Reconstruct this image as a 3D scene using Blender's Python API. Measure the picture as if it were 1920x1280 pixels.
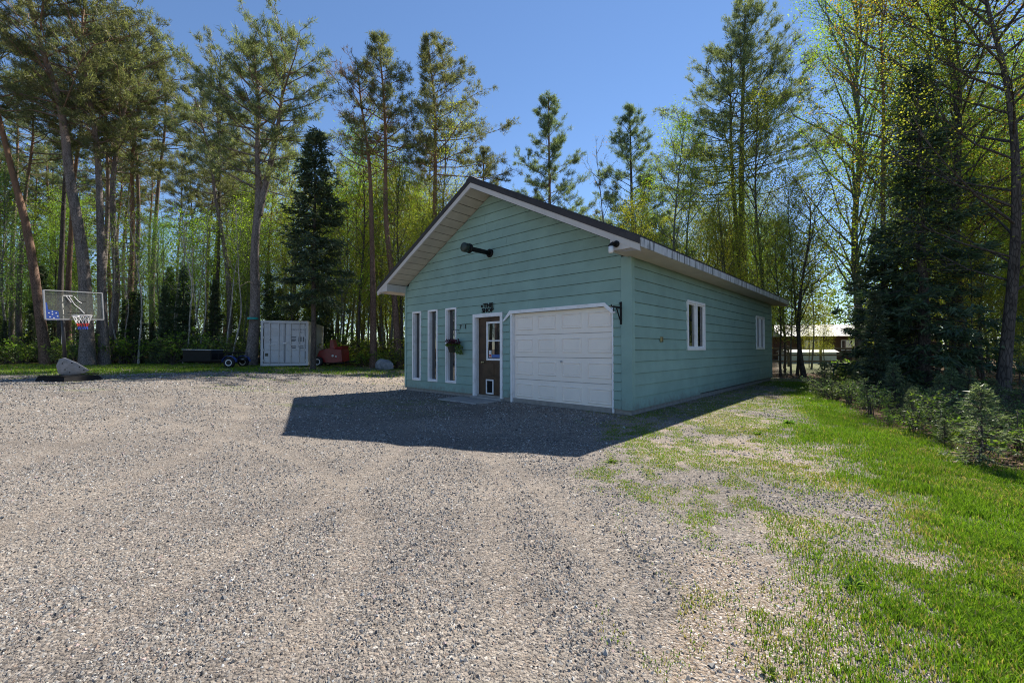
import bpy, math, random
import numpy as np
from mathutils import Vector, Matrix, Euler

# ------------------------------------------------------------------ camera, sky, sun, exposure
for o in list(bpy.data.objects): bpy.data.objects.remove(o)
SC = bpy.context.scene
COL = SC.collection
CAM_H, PITCH, ROLL, FPX = 1.293, 0.0183, -0.0023, 786.0
cd = bpy.data.cameras.new('camera'); cam = bpy.data.objects.new('camera', cd); COL.objects.link(cam)
cd.sensor_width = 36.0; cd.lens = 36.0 * FPX / 1920.0; cd.clip_start = 0.05; cd.clip_end = 2000
cam.matrix_world = Matrix.Translation((0, 0, CAM_H)) @ Matrix.Rotation(math.pi/2 + PITCH, 4, 'X') @ Matrix.Rotation(ROLL, 4, 'Z')
SC.camera = cam
SUN_AZ, SUN_EL = math.radians(33.0), math.radians(50.5)      # azimuth from +Y towards +X
world = bpy.data.worlds.new('World'); SC.world = world; world.use_nodes = True
wn = world.node_tree; wn.nodes.clear()
sky = wn.nodes.new('ShaderNodeTexSky'); sky.sky_type = 'NISHITA'; sky.sun_disc = False
sky.sun_elevation = SUN_EL; sky.sun_rotation = SUN_AZ
sky.altitude = 300; sky.air_density = 1.0; sky.dust_density = 0.0; sky.ozone_density = 6.0
bg = wn.nodes.new('ShaderNodeBackground'); bg.inputs['Strength'].default_value = 0.081
wo = wn.nodes.new('ShaderNodeOutputWorld')
wn.links.new(sky.outputs[0], bg.inputs[0]); wn.links.new(bg.outputs[0], wo.inputs[0])
sd = bpy.data.lights.new('sun', 'SUN'); sun = bpy.data.objects.new('sun', sd); COL.objects.link(sun)
sd.energy = 5.0; sd.angle = math.radians(0.53); sd.color = (1.0, 0.93, 0.82)
S = Vector((math.sin(SUN_AZ)*math.cos(SUN_EL), math.cos(SUN_AZ)*math.cos(SUN_EL), math.sin(SUN_EL)))
sun.rotation_euler = (-S).to_track_quat('-Z', 'Y').to_euler(); sun.location = S*60
SC.view_settings.view_transform = 'Standard'; SC.view_settings.look = 'None'
SC.view_settings.exposure = 0.98; SC.view_settings.gamma = 1.0; SC.view_settings.use_curve_mapping = False
SC.render.engine = 'CYCLES'
SC.cycles.use_denoising = True; SC.cycles.denoising_prefilter = 'NONE'; SC.cycles.filter_width = 1.05
SC.cycles.max_bounces = 8; SC.cycles.diffuse_bounces = 6; SC.cycles.glossy_bounces = 3
SC.cycles.transmission_bounces = 4; SC.cycles.transparent_max_bounces = 6
SC.cycles.caustics_reflective = False; SC.cycles.caustics_refractive = False

rng = np.random.default_rng(7)
R = random.Random(11)

def at(px, py, Y):
    """point at depth Y seen in the direction of photo pixel (px, py)"""
    xr = (px-960)/FPX; zr = -(py-640)/FPX
    cp, sp, cr, sr = math.cos(PITCH), math.sin(PITCH), math.cos(ROLL), math.sin(ROLL)
    xx = xr*cr - zr*sr; zc = xr*sr + zr*cr
    d = Vector((xx, cp - zc*sp, sp + zc*cp))
    return Vector((0, 0, CAM_H)) + d*(Y/d.y)

# ------------------------------------------------------------------ noise and terrain
_lat = rng.random((256, 256))
def vnoise(x, y):
    x = np.asarray(x, float); y = np.asarray(y, float)
    xi = np.floor(x).astype(int); yi = np.floor(y).astype(int); fx = x-xi; fy = y-yi
    fx = fx*fx*(3-2*fx); fy = fy*fy*(3-2*fy)
    a = _lat[xi % 256, yi % 256]; b = _lat[(xi+1) % 256, yi % 256]
    c = _lat[xi % 256, (yi+1) % 256]; d = _lat[(xi+1) % 256, (yi+1) % 256]
    return (a*(1-fx)+b*fx)*(1-fy) + (c*(1-fx)+d*fx)*fy
def fbm(x, y, o=4):
    s = 0; a = .5; t = 0
    for i in range(o):
        s = s + a*vnoise(x*2**i + 17.3*i, y*2**i + 5.1*i); t += a; a *= .5
    return s/t
def sstep(a, b, x):
    t = np.clip((np.asarray(x, float)-a)/(b-a), 0, 1); return t*t*(3-2*t)

P0 = (2.4474, 8.6083); TH = 0.743; BW, BL = 8.193, 12.936
CT, ST = math.cos(TH), math.sin(TH)
def bloc(x, y):           # world -> building (a, b)
    dx = x-P0[0]; dy = y-P0[1]
    return -dx*CT + dy*ST, dx*ST + dy*CT
def wloc(a, b):
    return P0[0] - a*CT + b*ST, P0[1] + a*ST + b*CT

def tracks(x, y):
    """1 inside the worn wheel tracks that curve up to the garage door"""
    x = np.asarray(x, float); y = np.asarray(y, float); t = np.zeros_like(x)
    for cx0, k, w in ((-.2, -.02, .22), (-1.75, -.02, .24), (-3.6, -.10, .26), (-5.3, -.10, .26), (-1.0, -.30, .2), (.55, -.16, .2)):
        xc = cx0 + k*(y-2)**2*.5 + .25*np.sin(y*.6+cx0) + .5*(vnoise(y*.5+cx0*3, np.full_like(y, cx0+7.))-.5)
        t = np.maximum(t, np.exp(-((x-xc)/w)**2))
    return t*sstep(14, 9, y)
def gz(x, y):
    x = np.asarray(x, float); y = np.asarray(y, float)
    z = -0.072 + 0.385*sstep(4, 13.5, -x)*sstep(1, 11, y) + 0.25*sstep(22, 40, y)*sstep(-2, 10, -x)
    z = z + 0.10*sstep(9, 20, x)*sstep(10, 20, y)
    a, b = bloc(x, y)
    far = sstep(0.2, 2.0, np.maximum(np.maximum(-a, a-BW), np.maximum(-b, b-BL)))
    z = z + far*(0.05*(fbm(x*.35, y*.35, 3)-.5) + 0.02*(fbm(x*1.7, y*1.7, 2)-.5))
    z = z - .022*tracks(x, y)*far
    z = z + 1.2*sstep(40, 200, np.hypot(x, y))
    return z
def gzf(x, y): return float(gz(x, y))

def polyline_x(pts, y):   # x of a boundary polyline at y
    return np.interp(y, [p[1] for p in pts], [p[0] for p in pts])
EDGE_GRAVEL = [(0.62, 0), (0.72, 1.65), (1.0, 4), (1.5, 6.5), (2.0, 8)]
EDGE_LUSH = [(1.25, 0), (1.85, 1.8), (2.5, 3.0), (4.15, 5.8), (6.2, 9.7), (9.2, 14), (11, 20)]
EDGE_SHRUB = [(6.6, 0), (5.6, 3.5), (5.25, 4.9), (6.3, 7.0), (8.2, 11.2), (11.5, 15.5), (13.5, 20)]

def masks(x, y):
    """grass amount, leaf litter amount, bare earth amount (0..1)"""
    x = np.asarray(x, float); y = np.asarray(y, float)
    n1 = fbm(x*1.1+3, y*1.1+9, 4); n2 = fbm(x*3.1+40, y*3.1, 3)
    wob = (n1-.5)*1.3
    dg = x - polyline_x(EDGE_GRAVEL, y) + wob*.9        # >0 right of the gravel
    dl = x - polyline_x(EDGE_LUSH, y) + wob*.7
    ds = x - polyline_x(EDGE_SHRUB, y) + wob*.8
    right = sstep(-.4, .4, dg)
    lush = sstep(-.25, .55, dl)
    patch = right*sstep(.38, .56, n1*.55+n2*.45 + .08*sstep(0, 3, dg))
    wood_r = sstep(-.3, .6, ds)
    a, b = bloc(x, y)
    apron = sstep(1.2, .2, -a)*sstep(.15, -.1, a)*(b > -1.0)*(b < BL+2)   # weeds along the side wall
    grass = np.maximum.reduce([patch*.8, lush*(1-.9*wood_r), .75*apron*sstep(.35, .6, n2)])
    earth = right*(1-lush)*sstep(.35, .6, fbm(x*.9+60, y*.9+3, 3))
    # left and back lawn
    lawn_y = 18.2 + (fbm(x*.25+8, y*.2, 3)-.5)*3 - 2.4*sstep(-12, -18, x) + 2.0*sstep(-13, -7, x)
    lawn = sstep(-.8, 1.2, y-lawn_y)*sstep(-1.0, -5.0, x)
    wood_y = 27.5 + (n1-.5)*3 - 2.5*sstep(-13, -5, x) - 2.0*sstep(-32, -50, x)
    wood_l = sstep(-.8, 1.5, y-wood_y)*sstep(2, -3, x)
    wood_l = np.maximum(wood_l, sstep(-31, -36, x)*sstep(8, 12, y))
    back = sstep(BL+.5, BL+3, b)*sstep(-40, -3, a)*0 + sstep(BL+.6, BL+2.2, b)
    behindleft = sstep(-10.5, -5.5, x)*sstep(14.5, 17.5, y)*(x < 4)
    litter = np.maximum.reduce([wood_r, wood_l, back*.9])
    lg = lawn*(1-wood_l)*(.55+.45*sstep(.34, .5, n1))*(1-.75*behindleft*sstep(.62, .42, n2))
    grass = np.maximum(grass, lg)
    # thin weeds in the gravel, left middle
    weeds = .5*sstep(.56, .68, fbm(x*.45+11, y*1.1+2, 4))*sstep(7.0, 9.5, y)*sstep(2.5, 0, x)*sstep(20, 14, y)
    grass = np.maximum(grass, weeds)
    earth = np.maximum(earth, behindleft*.8*(1-litter))
    earth = np.maximum(earth, .55*lawn*(1-wood_l))
    clearing = sstep(.60, .66, x/np.maximum(y, 1))*sstep(.92, .84, x/np.maximum(y, 1))*sstep(20, 23, y)
    litter = litter*(1-.9*clearing); grass = np.maximum(grass, .8*clearing)
    return np.clip(grass*(1-.85*litter), 0, 1), np.clip(litter, 0, 1), np.clip(earth, 0, 1)
def lushness(x, y):
    return sstep(-.75, .8, x-polyline_x(EDGE_LUSH, y)+(fbm(x*1.1+3, y*1.1+9, 4)-.5)*1.9+(fbm(x*5, y*5, 2)-.5)*.5)

# ------------------------------------------------------------------ mesh helpers
def link(name, me, mat=None, parent=None, smooth=False):
    o = bpy.data.objects.new(name, me); COL.objects.link(o)
    if mat is not None: me.materials.append(mat)
    if parent is not None: o.parent = parent
    if smooth and len(me.polygons): me.polygons.foreach_set('use_smooth', np.ones(len(me.polygons), bool))
    return o
def np_mesh(name, V, Fs):
    """V (n,3); Fs list of int arrays (m,k)"""
    me = bpy.data.meshes.new(name)
    V = np.asarray(V, np.float32)
    Fs = [np.asarray(f, np.int32) for f in Fs if len(f)]
    loops = np.concatenate([f.ravel() for f in Fs]) if Fs else np.zeros(0, np.int32)
    tot = np.concatenate([np.full(len(f), f.shape[1], np.int32) for f in Fs]) if Fs else np.zeros(0, np.int32)
    start = np.concatenate([[0], np.cumsum(tot)[:-1]]).astype(np.int32) if len(tot) else tot
    me.vertices.add(len(V)); me.vertices.foreach_set('co', V.ravel())
    me.loops.add(len(loops)); me.loops.foreach_set('vertex_index', loops)
    me.polygons.add(len(tot)); me.polygons.foreach_set('loop_start', start); me.polygons.foreach_set('loop_total', tot)
    me.polygons.foreach_set('use_smooth', np.zeros(len(tot), bool))
    me.update(calc_edges=True); me.validate()
    return me
def add_col(me, C, name='col'):
    C = np.asarray(C, np.float32)
    if C.shape[1] == 3: C = np.hstack([C, np.ones((len(C), 1), np.float32)])
    at_ = me.attributes.new(name, 'FLOAT_COLOR', 'POINT'); at_.data.foreach_set('color', C.ravel())

class MB:
    def __init__(s): s.V = []; s.F3 = []; s.F4 = []; s.FN = []; s.n = 0
    def add(s, V, F):
        V = np.asarray(V, float).reshape(-1, 3); s.V.append(V)
        for f in F:
            f = [i+s.n for i in f]
            (s.F3 if len(f) == 3 else s.F4 if len(f) == 4 else s.FN).append(f)
        s.n += len(V); return s
    def addnp(s, V, F):
        V = np.asarray(V, float); s.V.append(V); F = np.asarray(F, int) + s.n
        (s.F3 if F.shape[1] == 3 else s.F4).extend(F.tolist()); s.n += len(V); return s
    def box(s, x0, x1, y0, y1, z0, z1, M=None, bev=0.0):
        if bev > 0:
            c = Vector(((x0+x1)/2, (y0+y1)/2, (z0+z1)/2)); h = [abs(x1-x0)/2, abs(y1-y0)/2, abs(z1-z0)/2]
            b = min(bev, *[q*.9 for q in h]); V = []
            for ax in range(3):
                for sg in (-1, 1):
                    u, v = [(1, 2), (2, 0), (0, 1)][ax]
                    for su, sv in ((-1, -1), (1, -1), (1, 1), (-1, 1)):
                        p = [0, 0, 0]; p[ax] = sg*h[ax]; p[u] = su*(h[u]-b); p[v] = sv*(h[v]-b); V.append(Vector(p)+c)
            import bmesh
            bm = bmesh.new(); vs = [bm.verts.new(v) for v in V]; r = bmesh.ops.convex_hull(bm, input=vs)
            bm.verts.index_update(); VV = [v.co.copy() for v in bm.verts]; FF = [[v.index for v in f.verts] for f in bm.faces]; bm.free()
            if M is not None: VV = [M @ v for v in VV]
            return s.add([tuple(v) for v in VV], FF)
        V = [Vector(p) for p in ((x0,y0,z0),(x1,y0,z0),(x1,y1,z0),(x0,y1,z0),(x0,y0,z1),(x1,y0,z1),(x1,y1,z1),(x0,y1,z1))]
        if M is not None: V = [M @ v for v in V]
        return s.add([tuple(v) for v in V], [(0,3,2,1),(4,5,6,7),(0,1,5,4),(1,2,6,5),(2,3,7,6),(3,0,4,7)])
    def prism(s, poly0, poly1):
        n = len(poly0)
        return s.add(list(poly0)+list(poly1), [list(range(n))[::-1], list(range(n, 2*n))] + [(i, (i+1) % n, n+(i+1) % n, n+i) for i in range(n)])
    def tube(s, P, rad, k=8, cap=True):
        V, F = tube_np(P, rad, k); b = s.n; s.addnp(V, F)
        if cap:
            m = len(V)//k
            s.FN.append([b+i for i in range(k)][::-1]); s.FN.append([b+(m-1)*k+i for i in range(k)])
        return s
    def lathe(s, prof, k=16, M=None):
        """prof list of (r,z) around local z"""
        V = []
        for r, z in prof:
            for i in range(k):
                a = 2*math.pi*i/k; v = Vector((r*math.cos(a), r*math.sin(a), z)); V.append(tuple(M @ v if M is not None else v))
        F = []
        for j in range(len(prof)-1):
            for i in range(k): F.append((j*k+i, j*k+(i+1) % k, (j+1)*k+(i+1) % k, (j+1)*k+i))
        F.append(list(range(k))[::-1]); F.append([(len(prof)-1)*k+i for i in range(k)])
        return s.add(V, F)
    def mesh(s, name):
        V = np.vstack(s.V); me = np_mesh(name, V, [np.array(s.F3).reshape(-1, 3), np.array(s.F4).reshape(-1, 4)] + [np.array([f]) for f in s.FN])
        return me
    def build(s, name, mat, parent=None, smooth=False):
        return link(name, s.mesh(name), mat, parent, smooth)

def tube_np(P, rad, k=7):
    P = np.asarray(P, float); n = len(P); rad = np.broadcast_to(np.asarray(rad, float), (n,))
    T = np.gradient(P, axis=0); T /= np.linalg.norm(T, axis=1)[:, None]+1e-9
    up = np.array([0., 0, 1]) if abs(T[:, 2]).mean() < .8 else np.array([1., 0, 0])
    U = np.cross(T, up); U /= np.linalg.norm(U, axis=1)[:, None]+1e-9; W = np.cross(T, U)
    an = np.arange(k)*2*np.pi/k
    V = P[:, None, :] + rad[:, None, None]*(np.cos(an)[None, :, None]*U[:, None, :] + np.sin(an)[None, :, None]*W[:, None, :])
    i = np.arange(n-1)[:, None]*k; j = np.arange(k)[None, :]; jn = (j+1) % k
    F = np.stack([i+j, i+jn, i+k+jn, i+k+j], -1).reshape(-1, 4)
    return V.reshape(-1, 3), F

def empty(name, loc=(0, 0, 0), rz=0.0):
    o = bpy.data.objects.new(name, None); COL.objects.link(o); o.location = loc; o.rotation_euler = (0, 0, rz); o.empty_display_size = .3
    return o
def tag(o, label=None, cat=None, group=None, kind=None):
    if label: o['label'] = label
    if cat: o['category'] = cat
    if group: o['group'] = group
    if kind: o['kind'] = kind
    return o

# ------------------------------------------------------------------ materials
def node_mat(name):
    m = bpy.data.materials.new(name); m.use_nodes = True; nt = m.node_tree; nt.nodes.clear()
    out = nt.nodes.new('ShaderNodeOutputMaterial'); return m, nt, out
def N(nt, t, **k):
    n = nt.nodes.new(t)
    for a, v in k.items(): setattr(n, a, v)
    return n
def ramp(nt, fac, stops, interp='LINEAR'):
    r = N(nt, 'ShaderNodeValToRGB'); r.color_ramp.interpolation = interp
    e = r.color_ramp.elements
    while len(e) < len(stops): e.new(.5)
    for q, (p, c) in zip(e, stops): q.position = p; q.color = tuple(c)+(1,) if len(c) == 3 else c
    nt.links.new(fac, r.inputs[0]); return r.outputs[0]
def mixc(nt, fac, a, b, mode='MIX'):
    n = N(nt, 'ShaderNodeMix', data_type='RGBA', blend_type=mode)
    for sock, v in ((n.inputs[0], fac), (n.inputs[6], a), (n.inputs[7], b)):
        if isinstance(v, (int, float)): sock.default_value = v
        elif isinstance(v, tuple): sock.default_value = v+(1,) if len(v) == 3 else v
        else: nt.links.new(v, sock)
    return n.outputs[2]
def math_(nt, op, a, b=None, c=None):
    n = N(nt, 'ShaderNodeMath', operation=op)
    for i, v in enumerate((a, b, c)):
        if v is None: continue
        if isinstance(v, (int, float)): n.inputs[i].default_value = v
        else: nt.links.new(v, n.inputs[i])
    return n.outputs[0]
def noise(nt, co, scale, detail=4, rough=.6, dist=0.0):
    n = N(nt, 'ShaderNodeTexNoise'); n.inputs['Scale'].default_value = scale; n.inputs['Detail'].default_value = detail
    n.inputs['Roughness'].default_value = rough; n.inputs['Distortion'].default_value = dist
    if co is not None: nt.links.new(co, n.inputs['Vector'])
    return n.outputs['Fac']
def coords(nt, scale=None, kind='Object'):
    t = N(nt, 'ShaderNodeTexCoord'); o = t.outputs[kind]
    if scale:
        m = N(nt, 'ShaderNodeMapping'); m.inputs['Scale'].default_value = scale; nt.links.new(o, m.inputs[0]); o = m.outputs[0]
    return o
def bump(nt, h, strength=.3, dist=.02):
    b = N(nt, 'ShaderNodeBump'); b.inputs['Strength'].default_value = strength; b.inputs['Distance'].default_value = dist
    nt.links.new(h, b.inputs['Height']); return b.outputs[0]
def principled(nt, out, color, rough=.6, metal=0.0, spec=.5, normal=None):
    p = N(nt, 'ShaderNodeBsdfPrincipled')
    for k, v in (('Base Color', color), ('Roughness', rough), ('Metallic', metal), ('Specular IOR Level', spec)):
        if isinstance(v, (int, float)): p.inputs[k].default_value = v
        elif isinstance(v, tuple): p.inputs[k].default_value = v+(1,)
        else: nt.links.new(v, p.inputs[k])
    if normal is not None: nt.links.new(normal, p.inputs['Normal'])
    nt.links.new(p.outputs[0], out.inputs[0]); return p
def simple(name, c, rough=.6, metal=0.0, var=.12, scale=6.0, dirt=None, bmp=0.0, spec=.4):
    m, nt, out = node_mat(name); co = coords(nt)
    f = noise(nt, co, scale, 5)
    lo = tuple(v*(1-var) for v in c); hi = tuple(min(1, v*(1+var)) for v in c)
    col = ramp(nt, f, [(.3, lo), (.7, hi)])
    if dirt:
        g = noise(nt, co, scale*.6, 6, .7, .4); col = mixc(nt, ramp(nt, g, [(.52, (0, 0, 0)), (.72, (1, 1, 1))]), col, dirt)
    nrm = bump(nt, noise(nt, co, scale*8, 4), bmp, .01) if bmp else None
    principled(nt, out, col, rough, metal, spec, nrm); return m

def painted_siding(name, c):
    m, nt, out = node_mat(name); co = coords(nt)
    oi = N(nt, 'ShaderNodeObjectInfo')
    grain = noise(nt, coords(nt, (1.2, 1.2, 26)), 9, 5, .65)
    blot = noise(nt, co, 1.6, 5, .6)
    col = ramp(nt, blot, [(.3, tuple(v*.88 for v in c)), (.7, tuple(v*1.10 for v in c))])
    v = math_(nt, 'MULTIPLY_ADD', oi.outputs['Random'], .07, .965)
    hs = N(nt, 'ShaderNodeHueSaturation'); nt.links.new(col, hs.inputs['Color']); nt.links.new(v, hs.inputs['Value'])
    col = mixc(nt, ramp(nt, noise(nt, co, 22, 6, .7), [(.60, (0, 0, 0)), (.82, (.5, .5, .5))]), hs.outputs[0], tuple(x*.62 for x in c))
    sx = N(nt, 'ShaderNodeSeparateXYZ'); nt.links.new(co, sx.inputs[0])
    spl = math_(nt, 'ADD', math_(nt, 'MULTIPLY', sx.outputs[2], -1.6), math_(nt, 'MULTIPLY_ADD', noise(nt, co, 6, 6, .75), 1.5, -.05))
    col = mixc(nt, ramp(nt, spl, [(.35, (0,)*3), (.75, (.55,)*3)]), col, (.20, .175, .145))
    principled(nt, out, col, ramp(nt, grain, [(.3, (.5,)*3), (.8, (.72,)*3)]), 0, .35, bump(nt, grain, .12, .006)); return m
def streaked_white(name, c, dirt=(.12, .12, .10), amount=.5):
    m, nt, out = node_mat(name); co = coords(nt)
    st = noise(nt, coords(nt, (5.5, 5.5, .35)), 2.4, 6, .7)
    f = ramp(nt, st, [(.5, (0, 0, 0)), (.5+.3*(1.05-amount), (amount,)*3)])
    col = mixc(nt, f, ramp(nt, noise(nt, co, 3, 4), [(.3, tuple(v*.92 for v in c)), (.7, c)]), dirt)
    principled(nt, out, col, .5, 0, .4); return m

def leaf_mat(name, c1, c2, c3=None, trans=.45, tint=(1.15, 1.2, .6)):
    m, nt, out = node_mat(name)
    oi = N(nt, 'ShaderNodeObjectInfo'); ge = N(nt, 'ShaderNodeNewGeometry')
    rnd = ge.outputs['Random Per Island']
    stops = [(0, c1), (1, c2)] if c3 is None else [(0, c1), (.55, c2), (1, c3)]
    col = ramp(nt, rnd, stops)
    hs = N(nt, 'ShaderNodeHueSaturation'); nt.links.new(col, hs.inputs['Color'])
    nt.links.new(math_(nt, 'MULTIPLY_ADD', oi.outputs['Random'], .035, .4825), hs.inputs['Hue'])
    nt.links.new(math_(nt, 'MULTIPLY_ADD', oi.outputs['Random'], .3, .85), hs.inputs['Value'])
    d = N(nt, 'ShaderNodeBsdfDiffuse'); nt.links.new(hs.outputs[0], d.inputs[0])
    t = N(nt, 'ShaderNodeBsdfTranslucent'); tc = mixc(nt, 1.0, hs.outputs[0], tint, 'MULTIPLY'); nt.links.new(tc, t.inputs[0])
    g = N(nt, 'ShaderNodeBsdfGlossy'); g.inputs['Roughness'].default_value = .45; g.inputs[0].default_value = (.6, .6, .6, 1)
    mx = N(nt, 'ShaderNodeMixShader'); mx.inputs[0].default_value = trans
    nt.links.new(d.outputs[0], mx.inputs[1]); nt.links.new(t.outputs[0], mx.inputs[2])
    mx2 = N(nt, 'ShaderNodeMixShader'); mx2.inputs[0].default_value = .05
    nt.links.new(mx.outputs[0], mx2.inputs[1]); nt.links.new(g.outputs[0], mx2.inputs[2])
    nt.links.new(mx2.outputs[0], out.inputs[0]); return m
def attr_mat(name, trans=0.0, rough=.8, tint=(1.1, 1.2, .5), bmp=False):
    m, nt, out = node_mat(name); a = N(nt, 'ShaderNodeAttribute', attribute_name='col')
    p = principled(nt, out, a.outputs['Color'], rough, 0, .25)
    if bmp: nt.links.new(bump(nt, noise(nt, coords(nt), 160, 3), .4, .004), p.inputs['Normal'])
    if trans:
        t = N(nt, 'ShaderNodeBsdfTranslucent'); nt.links.new(mixc(nt, 1.0, a.outputs['Color'], tint, 'MULTIPLY'), t.inputs[0])
        mx = N(nt, 'ShaderNodeMixShader'); mx.inputs[0].default_value = trans
        nt.links.new(p.outputs[0], mx.inputs[1]); nt.links.new(t.outputs[0], mx.inputs[2]); nt.links.new(mx.outputs[0], out.inputs[0])
    return m
def bark_mat(name, lo, hi, top=None, h0=7.0, h1=13.0, sc=1.0):
    m, nt, out = node_mat(name); co = coords(nt, (1, 1, .22)); 
    v = N(nt, 'ShaderNodeTexVoronoi'); v.inputs['Scale'].default_value = 20*sc; v.feature = 'DISTANCE_TO_EDGE'
    nt.links.new(co, v.inputs['Vector'])
    f = noise(nt, co, 7*sc, 6, .7)
    cr = ramp(nt, v.outputs['Distance'], [(.0, (.38,)*3), (.16, (1,)*3)])
    col = mixc(nt, 1.0, ramp(nt, f, [(.3, lo), (.7, hi)]), cr, 'MULTIPLY')
    if top:
        sx = N(nt, 'ShaderNodeSeparateXYZ'); nt.links.new(coords(nt), sx.inputs[0])
        zz = math_(nt, 'ADD', sx.outputs[2], math_(nt, 'MULTIPLY_ADD', noise(nt, coords(nt), .8, 3), 6, -3))
        mr = N(nt, 'ShaderNodeMapRange'); mr.inputs[1].default_value = h0; mr.inputs[2].default_value = h1; nt.links.new(zz, mr.inputs[0])
        tc = ramp(nt, noise(nt, co, 10, 5, .7), [(.3, tuple(q*.6 for q in top)), (.7, top)])
        col = mixc(nt, mr.outputs[0], col, tc)
    principled(nt, out, col, .9, 0, .15, bump(nt, f, .8, .03)); return m

def ground_mat():
    m, nt, out = node_mat('ground_surface'); co = coords(nt)
    A = N(nt, 'ShaderNodeAttribute', attribute_name='col')        # r grass, g litter, b earth
    sp = N(nt, 'ShaderNodeSeparateColor'); nt.links.new(A.outputs['Color'], sp.inputs[0])
    # gravel: three sizes of stones, each with a random tone
    def stones(scale, seedoff):
        v = N(nt, 'ShaderNodeTexVoronoi'); v.inputs['Scale'].default_value = scale; v.inputs['Randomness'].default_value = 1
        mp = N(nt, 'ShaderNodeMapping'); mp.inputs['Location'].default_value = (seedoff, seedoff*.7, 0); mp.inputs['Scale'].default_value = (1, 1, .3); nt.links.new(co, mp.inputs[0])
        nt.links.new(mp.outputs[0], v.inputs['Vector']); return v
    v1 = stones(55, 1.3); v2 = stones(115, 4.1); v3 = stones(24, 9.2)
    PAL = [(0, (.05, .048, .05)), (.16, (.13, .122, .118)), (.32, (.27, .245, .225)), (.5, (.37, .335, .30)), (.66, (.22, .20, .178)), (.80, (.45, .415, .375)), (.90, (.36, .28, .22)), (.97, (.62, .60, .57)), (1, (.72, .70, .67))]
    def tone(v):
        s = N(nt, 'ShaderNodeSeparateColor'); nt.links.new(v.outputs['Color'], s.inputs[0]); return s.outputs[0]
    c1 = ramp(nt, tone(v1), PAL); c2 = ramp(nt, tone(v2), PAL); c3 = ramp(nt, tone(v3), PAL)
    big = noise(nt, co, .55, 4, .6); mid = noise(nt, co, 2.3, 5, .65)
    gcol = mixc(nt, ramp(nt, noise(nt, co, 9, 3), [(.42, (0,)*3), (.56, (1,)*3)]), c2, c1)
    gcol = mixc(nt, ramp(nt, noise(nt, co, 16, 2), [(.62, (0,)*3), (.68, (1,)*3)]), gcol, c3)
    dust = ramp(nt, mid, [(.35, (.245, .218, .192)), (.7, (.315, .283, .252))])
    gcol = mixc(nt, ramp(nt, big, [(.36, (.22,)*3), (.66, (.62,)*3)]), gcol, dust)
    tracks = noise(nt, coords(nt, (.33, .9, 1)), 1.0, 3, .5)
    gcol = mixc(nt, 1.0, gcol, ramp(nt, tracks, [(.32, (.65, .64, .64)), (.62, (.88, .86, .835))]), 'MULTIPLY')
    spk = noise(nt, co, 21, 8, .85)
    gcol = mixc(nt, 1.0, gcol, ramp(nt, spk, [(.36, (.45, .45, .47)), (.47, (.9,)*3), (.56, (1.05,)*3), (.66, (1.45, 1.43, 1.4))]), 'MULTIPLY')
    # bare earth, litter, grass base
    fine = noise(nt, co, 42, 6, .75)
    ecol = mixc(nt, ramp(nt, fine, [(.35, (.0,)*3), (.65, (1,)*3)]), (.13, .095, .068), (.33, .27, .215))
    ecol = mixc(nt, ramp(nt, tone(v2), [(.55, (0,)*3), (.62, (.75,)*3)]), ecol, c2)
    lv = stones(18, 21.0)
    lcol = ramp(nt, tone(lv), [(0, (.035, .022, .013)), (.4, (.10, .062, .036)), (.7, (.17, .11, .065)), (.92, (.26, .17, .10)), (1, (.05, .08, .02))])
    lcol = mixc(nt, ramp(nt, mid, [(.35, (.0,)*3), (.7, (.5,)*3)]), lcol, (.05, .035, .02))
    grn = ramp(nt, noise(nt, co, 30, 6, .75), [(.25, (.035, .055, .012)), (.5, (.09, .15, .025)), (.75, (.17, .22, .05))])
    grn = mixc(nt, ramp(nt, noise(nt, co, 5, 4), [(.4, (0,)*3), (.7, (.55,)*3)]), grn, (.17, .15, .07))
    def edge(fac, amt=.5):     # break a soft mask into ragged patches
        n = noise(nt, co, 8, 6, .7)
        n2 = noise(nt, co, 60, 4, .8)
        return ramp(nt, math_(nt, 'ADD', math_(nt, 'ADD', fac, math_(nt, 'MULTIPLY_ADD', n2, .9, -.45)), math_(nt, 'MULTIPLY_ADD', n, amt*2, -amt)), [(.36, (0,)*3), (.72, (1,)*3)])
    col = mixc(nt, edge(sp.outputs[2]), gcol, ecol)
    gm = N(nt, 'ShaderNodeMath', operation='MULTIPLY'); nt.links.new(edge(sp.outputs[0], .6), gm.inputs[0]); gm.inputs[1].default_value = .62
    col = mixc(nt, gm.outputs[0], col, grn)
    col = mixc(nt, edge(sp.outputs[1]), col, lcol)
    h = math_(nt, 'ADD', math_(nt, 'MULTIPLY', v1.outputs['Distance'], -1.0), math_(nt, 'MULTIPLY', v2.outputs['Distance'], -.5))
    h = math_(nt, 'ADD', h, math_(nt, 'MULTIPLY', fine, .6))
    principled(nt, out, col, .92, 0, .15, bump(nt, h, .9, .014)); return m

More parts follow.
